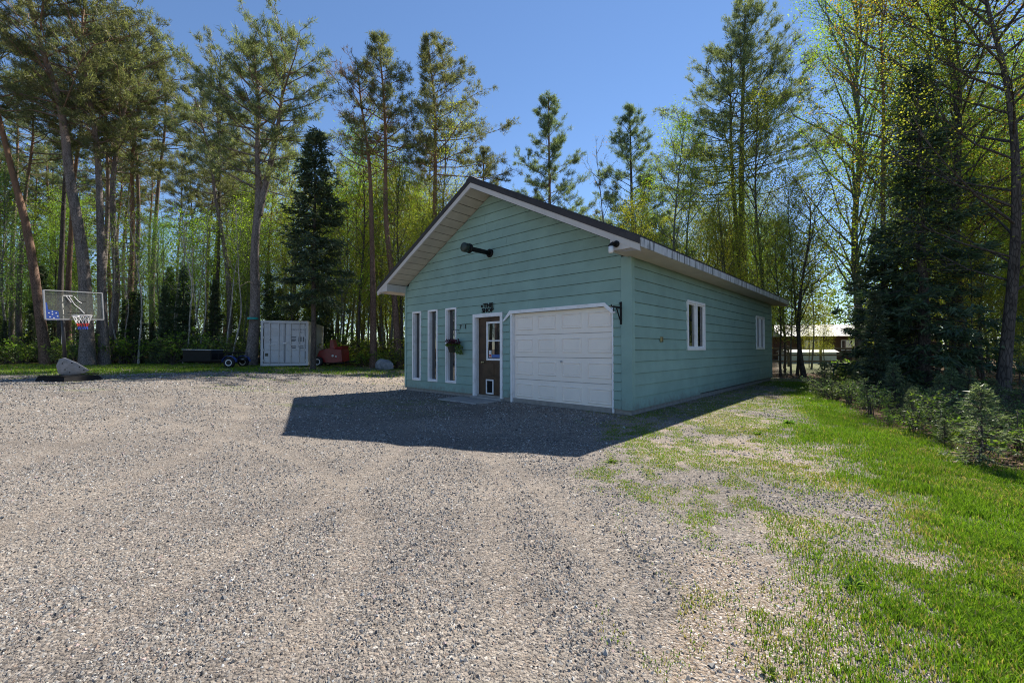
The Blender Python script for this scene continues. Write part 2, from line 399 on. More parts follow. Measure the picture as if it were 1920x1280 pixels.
M = {}
M['siding'] = painted_siding('siding_paint', (.250, .385, .345))
M['corner'] = painted_siding('corner_paint', (.260, .400, .360))
M['wallcore'] = simple('wall_sheathing', (.05, .07, .07), .8)
M['trim'] = simple('white_trim_paint', (.84, .84, .86), .45, var=.04, dirt=(.66, .64, .62))
M['fascia'] = streaked_white('fascia_paint', (.56, .53, .50), (.30, .27, .24), .25)
M['eavefascia'] = streaked_white('eave_fascia_paint', (.62, .62, .64), (.06, .06, .06), .8)
M['soffit'] = simple('soffit_vinyl', (.50, .46, .40), .55, var=.10, scale=3)
M['roof'] = simple('brown_metal_roofing', (.045, .035, .032), .4, .3, var=.2)
M['foundation'] = simple('concrete_block', (.30, .28, .26), .9, var=.2, scale=9, bmp=.4)
M['slab'] = simple('concrete_slab_surface', (.34, .33, .32), .9, var=.15, scale=8, bmp=.3)
M['garage'] = simple('garage_door_enamel', (.90, .82, .745), .42, var=.03, scale=2)
M['doorwood'] = simple('stained_door_wood', (.06, .034, .018), .45, var=.5, scale=4)
M['black'] = simple('black_powdercoat', (.010, .010, .011), .65, var=.1, spec=.25)
M['blackplastic'] = simple('black_plastic', (.014, .014, .015), .85, var=.2, spec=.15)
M['brass'] = simple('worn_brass', (.55, .45, .25), .3, .9)
M['white'] = simple('white_enamel', (.75, .75, .77), .4, var=.05)
M['paper'] = simple('white_paper', (.7, .7, .7), .7, var=.03)
M['red'] = simple('red_print', (.5, .03, .03), .6)
M['blueprint'] = simple('blue_print', (.06, .14, .42), .5)
M['jar'] = simple('frosted_jar_glass', (.75, .77, .78), .15, var=.03)
M['greencap'] = simple('dark_green_cap', (.025, .04, .032), .45)
def glass_mat():
    m, nt, out = node_mat('window_glass'); p = principled(nt, out, (.012, .013, .014), .015, 0, 1.0); p.inputs['IOR'].default_value = 1.75
    return m
M['glass'] = glass_mat()
M['pot'] = simple('olive_plastic_pot', (.06, .06, .045), .5)
M['containerpaint'] = simple('container_paint', (.52, .53, .56), .5, var=.06, scale=1.5, dirt=(.42, .40, .38))
M['containerside'] = simple('container_side_paint', (.55, .52, .44), .55, var=.08, scale=1.5, dirt=(.40, .35, .28))
M['rubber'] = simple('rubber', (.02, .02, .02), .8)
M['lettering'] = simple('dark_lettering', (.05, .06, .08), .6)
M['redpaint'] = simple('faded_red_paint', (.17, .014, .018), .35, var=.2, scale=3)
M['greymetal'] = simple('grey_metal', (.45, .45, .46), .45, .3)
M['bluefender'] = simple('blue_plastic', (.03, .08, .35), .5)
M['stone'] = simple('boulder_stone', (.26, .27, .29), .8, var=.35, scale=5, bmp=.8)
M['greyplastic'] = simple('weathered_grey_plastic', (.27, .27, .285), .6, var=.25, scale=7, dirt=(.18, .18, .175))
M['net'] = simple('white_net_cord', (.8, .8, .8), .8)
M['netred'] = simple('red_net_cord', (.65, .04, .04), .8)
M['netblue'] = simple('blue_net_cord', (.05, .10, .55), .8)
M['polegrey'] = simple('dark_pole_steel', (.05, .05, .055), .4, .4)
def board_glass():
    m, nt, out = node_mat('clear_backboard'); t = N(nt, 'ShaderNodeBsdfTransparent'); t.inputs[0].default_value = (.92, .93, .90, 1)
    d = N(nt, 'ShaderNodeBsdfPrincipled'); d.inputs['Base Color'].default_value = (.36, .37, .34, 1); d.inputs['Roughness'].default_value = .15
    mx = N(nt, 'ShaderNodeMixShader'); mx.inputs[0].default_value = .17
    nt.links.new(t.outputs[0], mx.inputs[1]); nt.links.new(d.outputs[0], mx.inputs[2]); nt.links.new(mx.outputs[0], out.inputs[0]); return m
M['boardglass'] = board_glass()
M['houseroof'] = simple('pale_metal_roof', (.30, .295, .29), .5, var=.1)
M['housewall'] = simple('brown_house_siding', (.09, .05, .032), .8, var=.2)
M['fencewood'] = simple('weathered_rail_wood', (.10, .085, .075), .85, var=.3)
M['paleblue'] = simple('pale_blue_siding', (.50, .56, .64), .6)
M['bark_pine'] = bark_mat('pine_bark', (.135, .115, .105), (.31, .265, .245), (.30, .19, .13), 11, 20)
M['bark_red'] = bark_mat('reddish_pine_bark', (.13, .085, .066), (.29, .19, .145), (.30, .175, .11), 6, 14)
M['bark_dark'] = bark_mat('dark_bark', (0.063, 0.053, 0.045), (0.168, 0.140, 0.123))
M['bark_grey'] = bark_mat('grey_maple_bark', (0.126, 0.119, 0.109), (0.294, 0.280, 0.252))
M['bark_birch'] = bark_mat('pale_birch_bark', (.30, .28, .25), (.52, .49, .45), sc=.6)
M['needle'] = leaf_mat('pine_needles', (.072, .094, .046), (.16, .195, .092), (.275, .305, .15), .52, (1.25, 1.2, .65))
M['needle_blue'] = leaf_mat('white_pine_needles', (.07, .10, .058), (.15, .20, .105), (.27, .31, .16), .52, (1.15, 1.2, .75))
M['needle_brown'] = leaf_mat('browning_needles', (.085, .07, .04), (.18, .14, .065), (.29, .18, .08), .38, (1.2, 1.0, .6))
M['needle_dark'] = leaf_mat('spruce_needles', (.028, .050, .030), (.065, .105, .056), (.14, .185, .09), .30, (1.1, 1.2, .7))
M['leaf_lime'] = leaf_mat('fresh_maple_leaves', (.12, .21, .025), (.21, .32, .045), (.34, .43, .09), .66, (1.25, 1.35, .45))
M['leaf_yellow'] = leaf_mat('yellow_green_spring_leaves', (.16, .21, .03), (.27, .31, .055), (.40, .40, .10), .66, (1.3, 1.25, .45))
M['leaf_orange'] = leaf_mat('orange_tinged_spring_leaves', (.17, .22, .035), (.29, .30, .055), (.50, .27, .07), .55, (1.3, 1.12, .45))
M['leaf_mid'] = leaf_mat('mid_green_leaves', (.07, .14, .028), (.14, .23, .048), (.23, .32, .08), .55, (1.2, 1.3, .5))
M['leaf_shrub'] = leaf_mat('pale_shrub_leaves', (.07, .12, .04), (.13, .19, .07), (.25, .31, .14), .4, (1.1, 1.2, .6))
M['petal'] = leaf_mat('purple_petals', (.06, .012, .03), (.10, .02, .05), None, .3, (1.1, .8, 1))
M['tape_teal'] = simple('turquoise_ribbon', (.02, .30, .30), .6)

# ------------------------------------------------------------------ ground sheet
def build_ground():
    def axis(lo, hi, fine_lo, fine_hi, step, grow):
        mid = list(np.arange(fine_lo, fine_hi+1e-6, step)); s = step; v = fine_hi; up = []
        while v < hi: s *= grow; v += s; up.append(min(v, hi))
        s = step; v = fine_lo; dn = []
        while v > lo: s *= grow; v -= s; dn.append(max(v, lo))
        return np.array(sorted(dn)+mid+up)
    X = axis(-420, 420, -12, 9, .11, 1.035); Y = axis(-420, 420, .8, 17, .11, 1.035)
    gx, gy = np.meshgrid(X, Y, indexing='xy'); x = gx.ravel(); y = gy.ravel(); z = gz(x, y)
    nx, ny = len(X), len(Y); i = (np.arange(ny-1)[:, None]*nx + np.arange(nx-1)[None, :]).ravel()
    me = np_mesh('ground', np.column_stack([x, y, z]), [np.column_stack([i, i+1, i+nx+1, i+nx])])
    g, l, e = masks(x, y); lu = lushness(x, y); near = (y < 15) & (x > -1); g = np.where(near, g*(.22+.78*lu), g)
    add_col(me, np.column_stack([g, l, np.maximum(e, .40*tracks(x, y)*(1-g))]))
    o = link('ground', me, ground_mat(), None, True); tag(o, kind='structure', label='gravel yard with patchy grass and forest floor')
build_ground()

def flat_scatter_region(n, ymin, ymax, power=1.0, xpad=1.25):
    """random ground points in the wedge in front of the camera, denser when near"""
    u = rng.random(n); y = ymin*(ymax/ymin)**(u**power); x = (rng.random(n)*2-1)*(y*xpad+.25); return x, y

def build_gravel(n=150000):
    x, y = flat_scatter_region(n*2, 1.35, 24, 1.05)
    g, l, e = masks(x, y)
    a, b = bloc(x, y); inside = (a > -.05) & (a < BW+.05) & (b > -.08) & (b < BL)
    dens = fbm(x*.7+5, y*.7+2, 4); fine = fbm(x*2.2+9, y*2.2, 3)
    keep = (rng.random(len(x)) < (1-.8*np.where(y > 14, sstep(.05, .4, g), g))*(1-.95*l)*(1-.55*e)*np.clip(.25+1.9*(dens*.6+fine*.4-.28), .1, 1)*(1-.72*tracks(x, y))) & ~inside
    x, y = x[keep][:n], y[keep][:n]; n = len(x)
    s = .0023*np.exp(rng.normal(0, .45, n)) + .0011*y*(.4+rng.random(n))
    s = np.clip(s*(.7+.8*rng.random(n)), .0025, .045)
    odd = rng.random(n) < .0006; s[odd] *= 2.0
    base = np.array([[1, 0, -.35], [0, 1, -.35], [-1, 0, -.35], [0, -1, -.35], [0, 0, 1]], float)
    V = base[None]*(.7+.6*rng.random((n, 5, 1))); V[:, :, :2] *= (.8+.7*rng.random((n, 1, 2))); V[:, :, 2] *= .75
    V[:, 4, :2] += rng.normal(0, .35, (n, 2))
    an = rng.random(n)*6.283; c, sn = np.cos(an)[:, None], np.sin(an)[:, None]
    VX = V[:, :, 0]*c - V[:, :, 1]*sn; VY = V[:, :, 0]*sn + V[:, :, 1]*c
    tilt = rng.normal(0, .35, (n, 1)); VZ = V[:, :, 2] + VX*tilt
    z = gz(x, y)
    P = np.stack([x[:, None]+VX*s[:, None], y[:, None]+VY*s[:, None], z[:, None]+(VZ+.25)*s[:, None]], -1).reshape(-1, 3)
    f = np.array([[0, 1, 4], [1, 2, 4], [2, 3, 4], [3, 0, 4]])     # undersides are buried
    F = (np.arange(n)[:, None, None]*5 + f[None]).reshape(-1, 3)
    pal = np.array([[.30, .275, .25], [.21, .20, .19], [.38, .35, .315], [.11, .105, .105], [.36, .31, .26], [.44, .41, .37], [.38, .28, .22], [.23, .235, .24], [.62, .60, .57], [.055, .055, .06], [.45, .34, .31]])
    k = rng.choice(len(pal), n, p=[.22, .12, .20, .08, .16, .09, .035, .025, .025, .025, .02])
    C = pal[k]*(.65+.33*rng.random((n, 1)))*np.array([.94, .97, 1.0])
    me = np_mesh('gravel', P, [F]); add_col(me, np.repeat(C, 5, 0))
    tag(link('gravel', me, attr_mat('gravel_stones', 0, .85)), 'loose grey and tan crushed gravel covering the yard', 'gravel', kind='stuff')
build_gravel()

def blades(x, y, h, w, col, lean=.35, name='grass', label='', cat='grass'):
    n = len(x); z = gz(x, y); az = rng.random(n)*6.283; fz = rng.random(n)*6.283
    bx, by = np.cos(az)*w/2, np.sin(az)*w/2
    l1 = lean*h*(.3+rng.random(n)); dx, dy = np.cos(fz)*l1, np.sin(fz)*l1
    A = np.stack([x-bx, y-by, z-.005], 1); B = np.stack([x+bx, y+by, z-.005], 1)
    m1 = np.stack([x-bx*.8+dx*.3, y-by*.8+dy*.3, z+h*.55], 1); m2 = np.stack([x+bx*.8+dx*.3, y+by*.8+dy*.3, z+h*.55], 1)
    T = np.stack([x+dx, y+dy, z+h*(1-.3*rng.random(n))], 1)
    V = np.stack([A, B, m2, m1, T], 1).reshape(-1, 3)
    i = np.arange(n)*5; F4 = np.stack([i, i+1, i+2, i+3], 1); F3 = np.stack([i+3, i+2, i+4], 1)
    me = np_mesh(name, V, [F4, F3]); add_col(me, np.repeat(col, 5, 0))
    return tag(link(name, me, GRASSMAT), label, cat, kind='stuff')
GRASSMAT = attr_mat('grass_blade', .45, .7, (1.2, 1.3, .45))
def build_grass():
    n = 640000
    u = rng.random(n); y = 1.3*(17/1.3)**(u**.95); x = polyline_x(EDGE_GRAVEL, y)-.8 + rng.random(n)*(np.minimum(1.27*y+.4, polyline_x(EDGE_SHRUB, y)+1.6)-polyline_x(EDGE_GRAVEL, y)+.8)
    g, l, e = masks(x, y)
    cl = fbm(x*6, y*6, 3); lush = lushness(x, y); cl2 = fbm(x*2.3+31, y*2.3+8, 3)
    a, b = bloc(x, y); inside = (a > -.03) & (a < BW+.05) & (b > -.05) & (b < BL)
    thin = np.clip(g*1.3, 0, 1)*(1-lush)*np.clip((cl*.5+cl2*.5-.40)*6, 0, 1)*(.40+.9*fbm(x*19, y*19, 2))*(.5+.5*sstep(2, 4, y))*(.8+.5*sstep(3.5, 6, y))
    keep = (rng.random(n) < np.clip(np.maximum(thin, lush*(.35+.65*np.clip((cl-.3)*5, 0, 1))*(1-.95*l)), 0, 1)) & ~inside
    x, y, lush, cl = x[keep], y[keep], lush[keep], cl[keep]; n = len(x)
    h = (.016+.066*lush*(.1+1.2*cl*fbm(x*1.6+4, y*1.6, 3)*1.6))*(.45+1.0*rng.random(n)); w = .0030+.0017*np.sqrt(y)*(.5+.7*rng.random(n))
    t = rng.random((n, 1)); dry = (rng.random(n) < .22*(1-lush)+.05+.25*sstep(.52, .68, fbm(x*1.3+90, y*1.3+4, 3)))[:, None]
    tone = fbm(x*.9+70, y*.9+20, 3)[:, None]
    c = (1-t)*np.array([.07, .15, .016]) + t*np.array([.19, .30, .035]); c = c*(.7+.6*tone)
    c = np.where(dry, np.array([.34, .29, .15])*(.7+.5*t), c)
    blades(x, y, h, w, c, .45, 'grass', 'bright green grass verge beside the gravel by the shrubs')
    # far lawn, weeds near the building and in the gravel
    n = 150000
    u = rng.random(n); y = 6.0+22*u**.8; x = -1.3*y + rng.random(n)*(1.3*y+3)
    g, l, e = masks(x, y); a, b = bloc(x, y); inside = (a > -.03) & (a < BW+.03) & (b > -.05) & (b < BL)
    cl = fbm(x*3, y*3, 3)
    keep = (rng.random(n) < g*np.where(y > 14, .95, g)*np.clip((cl-.34)*5, 0, 1)*.9) & ~inside
    x, y, cl = x[keep], y[keep], cl[keep]; n = len(x); far = sstep(12, 20, y)
    h = (.025+.07*far*(.5+cl))*(.6+.8*rng.random(n)); w = .010+.016*far*rng.random(n)
    t = rng.random((n, 1)); c = (1-t)*np.array([.08, .17, .018]) + t*np.array([.22, .34, .045])
    dry = (rng.random(n) < .15)[:, None]; c = np.where(dry, np.array([.22, .18, .085])*(.7+.5*t), c)
    blades(x, y, h, w, c, .5, 'lawn_grass', 'thin grass along the forest edge and weeds in the yard')
build_grass()

def build_leaf_litter(n=16000):
    y = 3.5+20*rng.random(n)**1.3; x = polyline_x(EDGE_SHRUB, y)-.8+rng.random(n)*(6+.2*y)
    g, l, e = masks(x, y); keep = (rng.random(n) < np.clip(l+.03, 0, 1)); x, y = x[keep], y[keep]; n = len(x)
    z = gz(x, y)+.012+.02*rng.random(n); s = .025+.03*rng.random(n); an = rng.random(n)*6.283
    q = np.array([[-1, 0, .1], [0, -.55, 0], [1, 0, .25], [0, .55, .05]])
    V = np.stack([(x[:, None]+(q[:, 0]*np.cos(an)[:, None]-q[:, 1]*np.sin(an)[:, None])*s[:, None]),
                  (y[:, None]+(q[:, 0]*np.sin(an)[:, None]+q[:, 1]*np.cos(an)[:, None])*s[:, None]),
                  z[:, None]+q[:, 2]*s[:, None]*rng.normal(0, 1.5, (n, 1))], -1).reshape(-1, 3)
    i = np.arange(n)*4; me = np_mesh('leaf_litter', V, [np.stack([i, i+1, i+2, i+3], 1)])
    t = rng.random((n, 1)); c = (1-t)*np.array([.07, .04, .022])+t*np.array([.26, .165, .09]); add_col(me, np.repeat(c, 4, 0))
    tag(link('leaf_litter', me, attr_mat('dead_leaf', .2, .8, (1, 1, 1))), 'brown fallen leaves on the forest floor', 'leaf litter', kind='stuff')
build_leaf_litter()

# ------------------------------------------------------------------ the shop building
ZB, EXPO, HS = 0.037, 0.248, 3.187
APEX_U, SLOPE = 5.50, 0.515                 # underside of rake at ridge, roof slope
OF, OB, OSD = 0.725, 0.55, 0.56             # overhangs: front, back, sides
RT = 0.27                                   # roof top above underside, measured upright
def zu(a): return APEX_U - SLOPE*abs(a-BW/2)      # underside line of the rake
shop = empty('shop_building', (P0[0], P0[1], 0), -TH)
tag(shop, 'teal green wooden workshop with gable roof and white roll-up garage door', 'workshop')
def abox(mb, a0, a1, b0, b1, z0, z1, bev=0): return mb.box(-a1, -a0, b0, b1, z0, z1, None, bev)

abox(MB(), .02, BW-.02, .02, BL-.02, -.4, ZB-.004).build('foundation', M['foundation'], shop)
front = MB().prism([(-.03, .13, ZB), (-BW+.03, .13, ZB), (-BW+.03, .13, zu(BW)-.03), (-BW/2, .13, APEX_U-.03), (-.03, .13, zu(0)-.03)],
                   [(-.03, .2, ZB), (-BW+.03, .2, ZB), (-BW+.03, .2, zu(BW)-.03), (-BW/2, .2, APEX_U-.03), (-.03, .2, zu(0)-.03)]).build('front_wall', M['wallcore'], shop)
side = abox(MB(), .10, .16, .21, BL-.02, ZB, 3.40).build('side_wall', M['wallcore'], shop)
left = abox(MB(), BW-.06, BW, .21, BL-.02, ZB, 3.40).build('far_side_wall', M['siding'], shop)
back = MB().prism([(-.03, BL-.05, ZB), (-BW+.03, BL-.05, ZB), (-BW+.03, BL-.05, 3.36), (-BW/2, BL-.05, APEX_U-.03), (-.03, BL-.05, 3.36)],
                  [(-.03, BL, ZB), (-BW+.03, BL, ZB), (-BW+.03, BL, 3.36), (-BW/2, BL, APEX_U-.03), (-.03, BL, 3.36)]).build('back_wall', M['siding'], shop)

def board_front(a0, a1, z0, z1, e):
    """one lapped board; ends follow the gable"""
    zt = z1-.007
    def lim(z):   # allowed a range under the roof
        r = (APEX_U-.012-z)/SLOPE; return BW/2-r, BW/2+r
    l0, r0 = lim(z0); l1, r1 = lim(zt)
    if r0 <= l0+.05: return
    p = [(max(a0, l0), z0), (min(a1, r0), z0)]
    if r1 > l1: p += [(min(a1, r1), zt), (max(a0, l1), zt)]
    else: p += [(BW/2, APEX_U-.012)]
    if p[1][0]-p[0][0] < .03: return
    def yo(z): return -.030 + .024*(z-z0)/(zt-z0)
    mb = MB().prism([(-a, yo(z), z) for a, z in p], [(-a, .012, z) for a, z in p])
    mb.build('siding_board', M['siding'], front)
OPEN = [(7.285, 7.755, .285, 2.517), (6.408, 6.904, .285, 2.517), (5.52, 6.02, .285, 2.517), (3.63, 4.795, -.2, 2.269), (.21, 3.63, -.2, 2.2689)]
for k in range(23):
    z0 = ZB+k*EXPO; z1 = z0+EXPO
    if z0 > APEX_U: break
    cuts = sorted([(o[0], o[1]) for o in OPEN if o[2] < z1-.02 and o[3] > z0+.02])
    segs = []; cur = .21 if z0 < 3.3 else -1
    end = BW-.09 if z0 < 3.3 else BW+1
    for c0, c1 in cuts:
        if c0-cur > .02: segs.append((cur, c0))
        cur = max(cur, c1)
    if end-cur > .02: segs.append((cur, end))
    for s0, s1 in segs:
        if s1-s0 > 4.5:          # butt joint
            j = s0+(s1-s0)*R.uniform(.3, .7)
            if k == 10: j = 3.93
            if z0 > 3.3: j = BW/2+R.uniform(-.35, .35)*max(0, (APEX_U-z1)/SLOPE-.3)
            if z0 > 4.9: board_front(s0, s1, z0, z1, EXPO); continue
            board_front(s0, j-.002, z0, z1, EXPO); board_front(j+.002, s1, z0, z1, EXPO)
        else: board_front(s0, s1, z0, z1, EXPO)
for a0, a1 in ((.215, .40), (3.40, 3.63)):       # narrow boards beside the garage door
    z = ZB
    while z < 2.25:
        board_front(a0, a1, z, min(z+.19, 2.255), .19); z += .19
def board_side(b0, b1, z0, z1):
    zt = z1-.007
    mb = MB().prism([(.030, b0, z0), (.030, b1, z0), (.006, b1, zt), (.006, b0, zt)], [(-.012, b0, z0), (-.012, b1, z0), (-.012, b1, zt), (-.012, b0, zt)])
    mb.build('siding_board', M['siding'], side)
for k in range(13):
    z0 = ZB+k*EXPO; z1 = z0+EXPO
    cuts = [(3.057, 4.403), (10.274, 11.607)] if 5 <= k < 10 else []
    if k == 1: cuts = [(10.9, 10.93)]
    cur = .10; segs = []
    for c in cuts: segs.append((cur, c[0])); cur = c[1]
    segs.append((cur, BL-.02))
    for s0, s1 in segs:
        zz = z0
        if k == 0 and s1 > 4: 
            board_side(s0, 3.98, z0, z1); board_side(3.984, s1, z0+.035, z1); continue
        if s1-s0 > 5.5:
            j = s0+(s1-s0)*R.uniform(.3, .7); board_side(s0, j-.002, z0, z1); board_side(j+.002, s1, z0, z1)
        else: board_side(s0, s1, z0, z1)
# corner boards
mb = MB(); abox(mb, -.038, .205, -.042, .012, ZB-.01, HS+.02, .004); mb.build('corner_board', M['corner'], shop)
mb = MB(); abox(mb, -.040, .014, .0125, .098, ZB-.012, HS+.02, .004); mb.build('corner_board', M['corner'], shop)
mb = MB(); abox(mb, BW-.088, BW+.012, -.040, .09, ZB-.01, 3.42, .004); mb.build('corner_board', M['corner'], shop)
mb = MB(); abox(mb, -.035, .012, BL-.018, BL+.05, ZB-.01, HS+.02, .004); mb.build('corner_board', M['corner'], shop)

# roof: metal panels on two slopes, fascias, soffits
def roofz(a): return APEX_U+RT - SLOPE*abs(a-BW/2)
A_R, A_L = -OSD, BW+OSD
def roof_strip(a_out, b0, b1, parent):
    mb = MB(); am = BW/2
    for (p0, p1, dz0, dz1) in ((b0, b1, -.028, 0.0),):
        mb.prism([(-am, p0, roofz(am)+dz0), (-a_out, p0, roofz(a_out)+dz0), (-a_out, p0, roofz(a_out)+dz1), (-am, p0, roofz(am)+dz1)],
                 [(-am, p1, roofz(am)+dz0), (-a_out, p1, roofz(a_out)+dz0), (-a_out, p1, roofz(a_out)+dz1), (-am, p1, roofz(am)+dz1)])
    x = b0+.06
    while x < b1-.03:
        mb.prism([(-am, x, roofz(am)), (-am, x+.05, roofz(am)), (-am, x+.036, roofz(am)+.022), (-am, x+.014, roofz(am)+.022)],
                 [(-a_out, x, roofz(a_out)), (-a_out, x+.05, roofz(a_out)), (-a_out, x+.036, roofz(a_out)+.022), (-a_out, x+.014, roofz(a_out)+.022)])
        x += .2286
    mb.build('metal_panel', M['roof'], parent)
deck = MB()
for ao in (A_R+.02, A_L-.02):
    am = BW/2
    deck.prism([(-am, -OF+.03, roofz(am)-.15), (-ao, -OF+.03, roofz(ao)-.15), (-ao, -OF+.03, roofz(ao)-.0285), (-am, -OF+.03, roofz(am)-.0285)],
               [(-am, BL+OB-.03, roofz(am)-.15), (-ao, BL+OB-.03, roofz(ao)-.15), (-ao, BL+OB-.03, roofz(ao)-.0285), (-am, BL+OB-.03, roofz(am)-.0285)])
roof = deck.build('roof', M['roof'], shop)
for ao in (A_R, A_L):
    b = -OF-.03
    while b < BL+OB:
        roof_strip(ao, b, min(b+.912, BL+OB+.03), roof); b += .914
mb = MB(); mb.prism([(-BW/2-.16, -OF-.035, roofz(BW/2+.16)+.026), (-BW/2+.16, -OF-.035, roofz(BW/2-.16)+.026), (-BW/2, -OF-.035, roofz(BW/2)+.04)],
                    [(-BW/2-.16, BL+OB+.03, roofz(BW/2+.16)+.026), (-BW/2+.16, BL+OB+.03, roofz(BW/2-.16)+.026), (-BW/2, BL+OB+.03, roofz(BW/2)+.04)])
mb.build('ridge_cap', M['roof'], roof)
def rake(a_out, b0, b1, lo, hi, mat, name, am=BW/2, inset=0):
    ao = a_out
    MB().prism([(-am, b0, zu(am)+lo), (-ao, b0, zu(ao)+lo), (-ao, b0, zu(ao)+hi), (-am, b0, zu(am)+hi)],
               [(-am, b1, zu(am)+lo), (-ao, b1, zu(ao)+lo), (-ao, b1, zu(ao)+hi), (-am, b1, zu(am)+hi)]).build(name, mat, roof)
for ao in (A_R, A_L):
    rake(ao, -OF-.022, -OF+.028, -.005, .155, M['fascia'], 'rake_fascia')
    rake(ao, -OF-.034, -OF-.0225, .125, RT-.030, M['roof'], 'rake_trim')
    rake(ao, BL+OB-.028, BL+OB+.022, -.005, .155, M['fascia'], 'rake_fascia')
# eave fascia, gutter edge and level soffit boxes
for sgn, ao in ((-1, A_R), (1, A_L)):
    x0, x1 = sorted((-ao, -ao - (-1 if sgn < 0 else 1)*-.03))
    e0, e1 = (-A_R, -A_R+.028) if sgn < 0 else (-A_L-.028, -A_L)
    MB().box(e0, e1, -OF-.02, BL+OB+.02, HS-.012, roofz(ao)-.032).build('eave_fascia', M['eavefascia'], roof)
    inner = .05 if sgn < 0 else BW-.05
    # end pieces of the boxed eave flush with the rake fascia
    for b0, b1 in ((-OF-.016, -OF+.02), (BL+OB-.02, BL+OB+.016)):
        pts = [(ao, HS-.002), (inner, HS-.002), (inner, zu(inner)+.01), (ao, zu(ao)+.01)]
        MB().prism([(-a, b0, z) for a, z in pts], [(-a, b1, z) for a, z in pts]).build('eave_end', M['fascia'], roof)
    i0, i1 = (inner-.02, inner+.001) if sgn < 0 else (inner-.001, inner+.02)
    mb = MB()
    for j in range(3):
        z0 = HS+.0+j*.075; z1 = min(z0+.075, zu(inner)-.002)
        xo = -.012 if sgn < 0 else .012
        mb.prism([(-i0, -OF+.021, z0), (-i1, -OF+.021, z0), (-i1, -OF+.021, z1), (-i0, -OF+.021, z1)],
                 [(-i0, -.043, z0), (-i1, -.043, z0), (-i1, -.043, z1), (-i0, -.043, z1)])
    mb.build('eave_box_side', M['fascia'], roof)
    b = -OF+.022; s0 = (A_R+.001 if sgn < 0 else BW+.013); s1 = (-.039 if sgn < 0 else A_L-.001)
    while b < BL+OB-.03:
        b1 = min(b+.30, BL+OB-.022)
        for t in range(3):       # three grooves per panel
            q0 = b+(b1-b)*t/3; q1 = b+(b1-b)*(t+1)/3
            if t == 0: mb = MB()
            aa0, aa1 = s0, s1
            if sgn < 0 and q1 < -.045: aa1 = inner
            if sgn > 0 and q1 < -.045: aa0 = inner
            abox(mb, aa0, aa1, q0+.003, q1-.003, HS-.006, HS+.012)
        mb.build('soffit_panel', M['soffit'], roof); b = b1
    # rake soffit panels, running from fascia to wall
    n = 15; i_in = inner
    for j in range(n):
        t0, t1 = j/n, (j+1)/n
        a0 = BW/2+(i_in-BW/2)*t0; a1 = BW/2+(i_in-BW/2)*t1; d = (a1-a0)*.075
        a0 += d; a1 -= d*.3
        MB().prism([(-a0, -OF+.029, zu(a0)+.005), (-a1, -OF+.029, zu(a1)+.005), (-a1, -OF+.029, zu(a1)+.02), (-a0, -OF+.029, zu(a0)+.02)],
                   [(-a0, -.005, zu(a0)+.005), (-a1, -.005, zu(a1)+.005), (-a1, -.005, zu(a1)+.02), (-a0, -.005, zu(a0)+.02)]).build('soffit_panel', M['soffit'], roof)

# windows
def frame_front(mb, a0, a1, z0, z1, w, y0, y1):
    abox(mb, a0, a0+w, y0, y1, z0, z1, .003); abox(mb, a1-w, a1, y0, y1, z0, z1, .003)
    abox(mb, a0+w, a1-w, y0+.002, y1, z1-w, z1, .003); abox(mb, a0+w, a1-w, y0+.002, y1, z0, z0+w, .003)
for (a0, a1, z0, z1) in OPEN[:3]:
    w = empty('narrow_window'); w.parent = shop
    mb = MB(); frame_front(mb, a0, a1, z0+.002, z1+.01, .055, -.045, .04); mb.build('frame', M['trim'], w)
    mb = MB(); abox(mb, a0+.056, a0+.068, .0, .10, z0+.055, z1-.05); abox(mb, a1-.068, a1-.056, .0, .10, z0+.055, z1-.05)
    abox(mb, a0+.068, a1-.068, .0, .10, z0+.055, z0+.075); mb.build('jamb', M['trim'], w)
    mb = MB(); abox(mb, a0+.056, a1-.056, .088, .096, z0+.055, z1-.045); mb.build('pane', M['glass'], w)
for b0, b1 in ((3.057, 4.403), (10.274, 11.607)):
    w = empty('casement_window'); w.parent = shop; z0, z1 = 1.255, 2.565; fw = .07
    def sbox(mb, b_0, b_1, z_0, z_1, x0, x1, bev=.003): return mb.box(x0, x1, b_0, b_1, z_0, z_1, None, bev)
    mb = MB(); sbox(mb, b0, b0+fw, z0, z1, -.01, .05); sbox(mb, b1-fw, b1, z0, z1, -.01, .05)
    sbox(mb, b0+fw, b1-fw, z1-fw, z1, -.01, .048); sbox(mb, b0+fw, b1-fw, z0, z0+fw, -.01, .048)
    bm = (b0+b1)/2; sbox(mb, bm-.06, bm+.06, z0+fw, z1-fw, -.01, .046); mb.build('frame', M['trim'], w)
    for q0, q1 in ((b0+fw, bm-.06), (bm+.06, b1-fw)):
        mb = MB(); sbox(mb, q0, q0+.035, z0+fw, z1-fw, -.03, .02); sbox(mb, q1-.035, q1, z0+fw, z1-fw, -.03, .02)
        sbox(mb, q0+.035, q1-.035, z1-fw-.035, z1-fw, -.03, .018); sbox(mb, q0+.035, q1-.035, z0+fw, z0+fw+.035, -.03, .018); mb.build('sash', M['trim'], w)
        mb = MB(); sbox(mb, q0+.03, q1-.03, z0+fw+.03, z1-fw-.03, -.02, -.012, 0); mb.build('pane', M['glass'], w)
MB().box(.018, .05, 1.37, 1.50, 1.45, 1.57, None, .006).build('hose_outlet', M['brass'], shop)

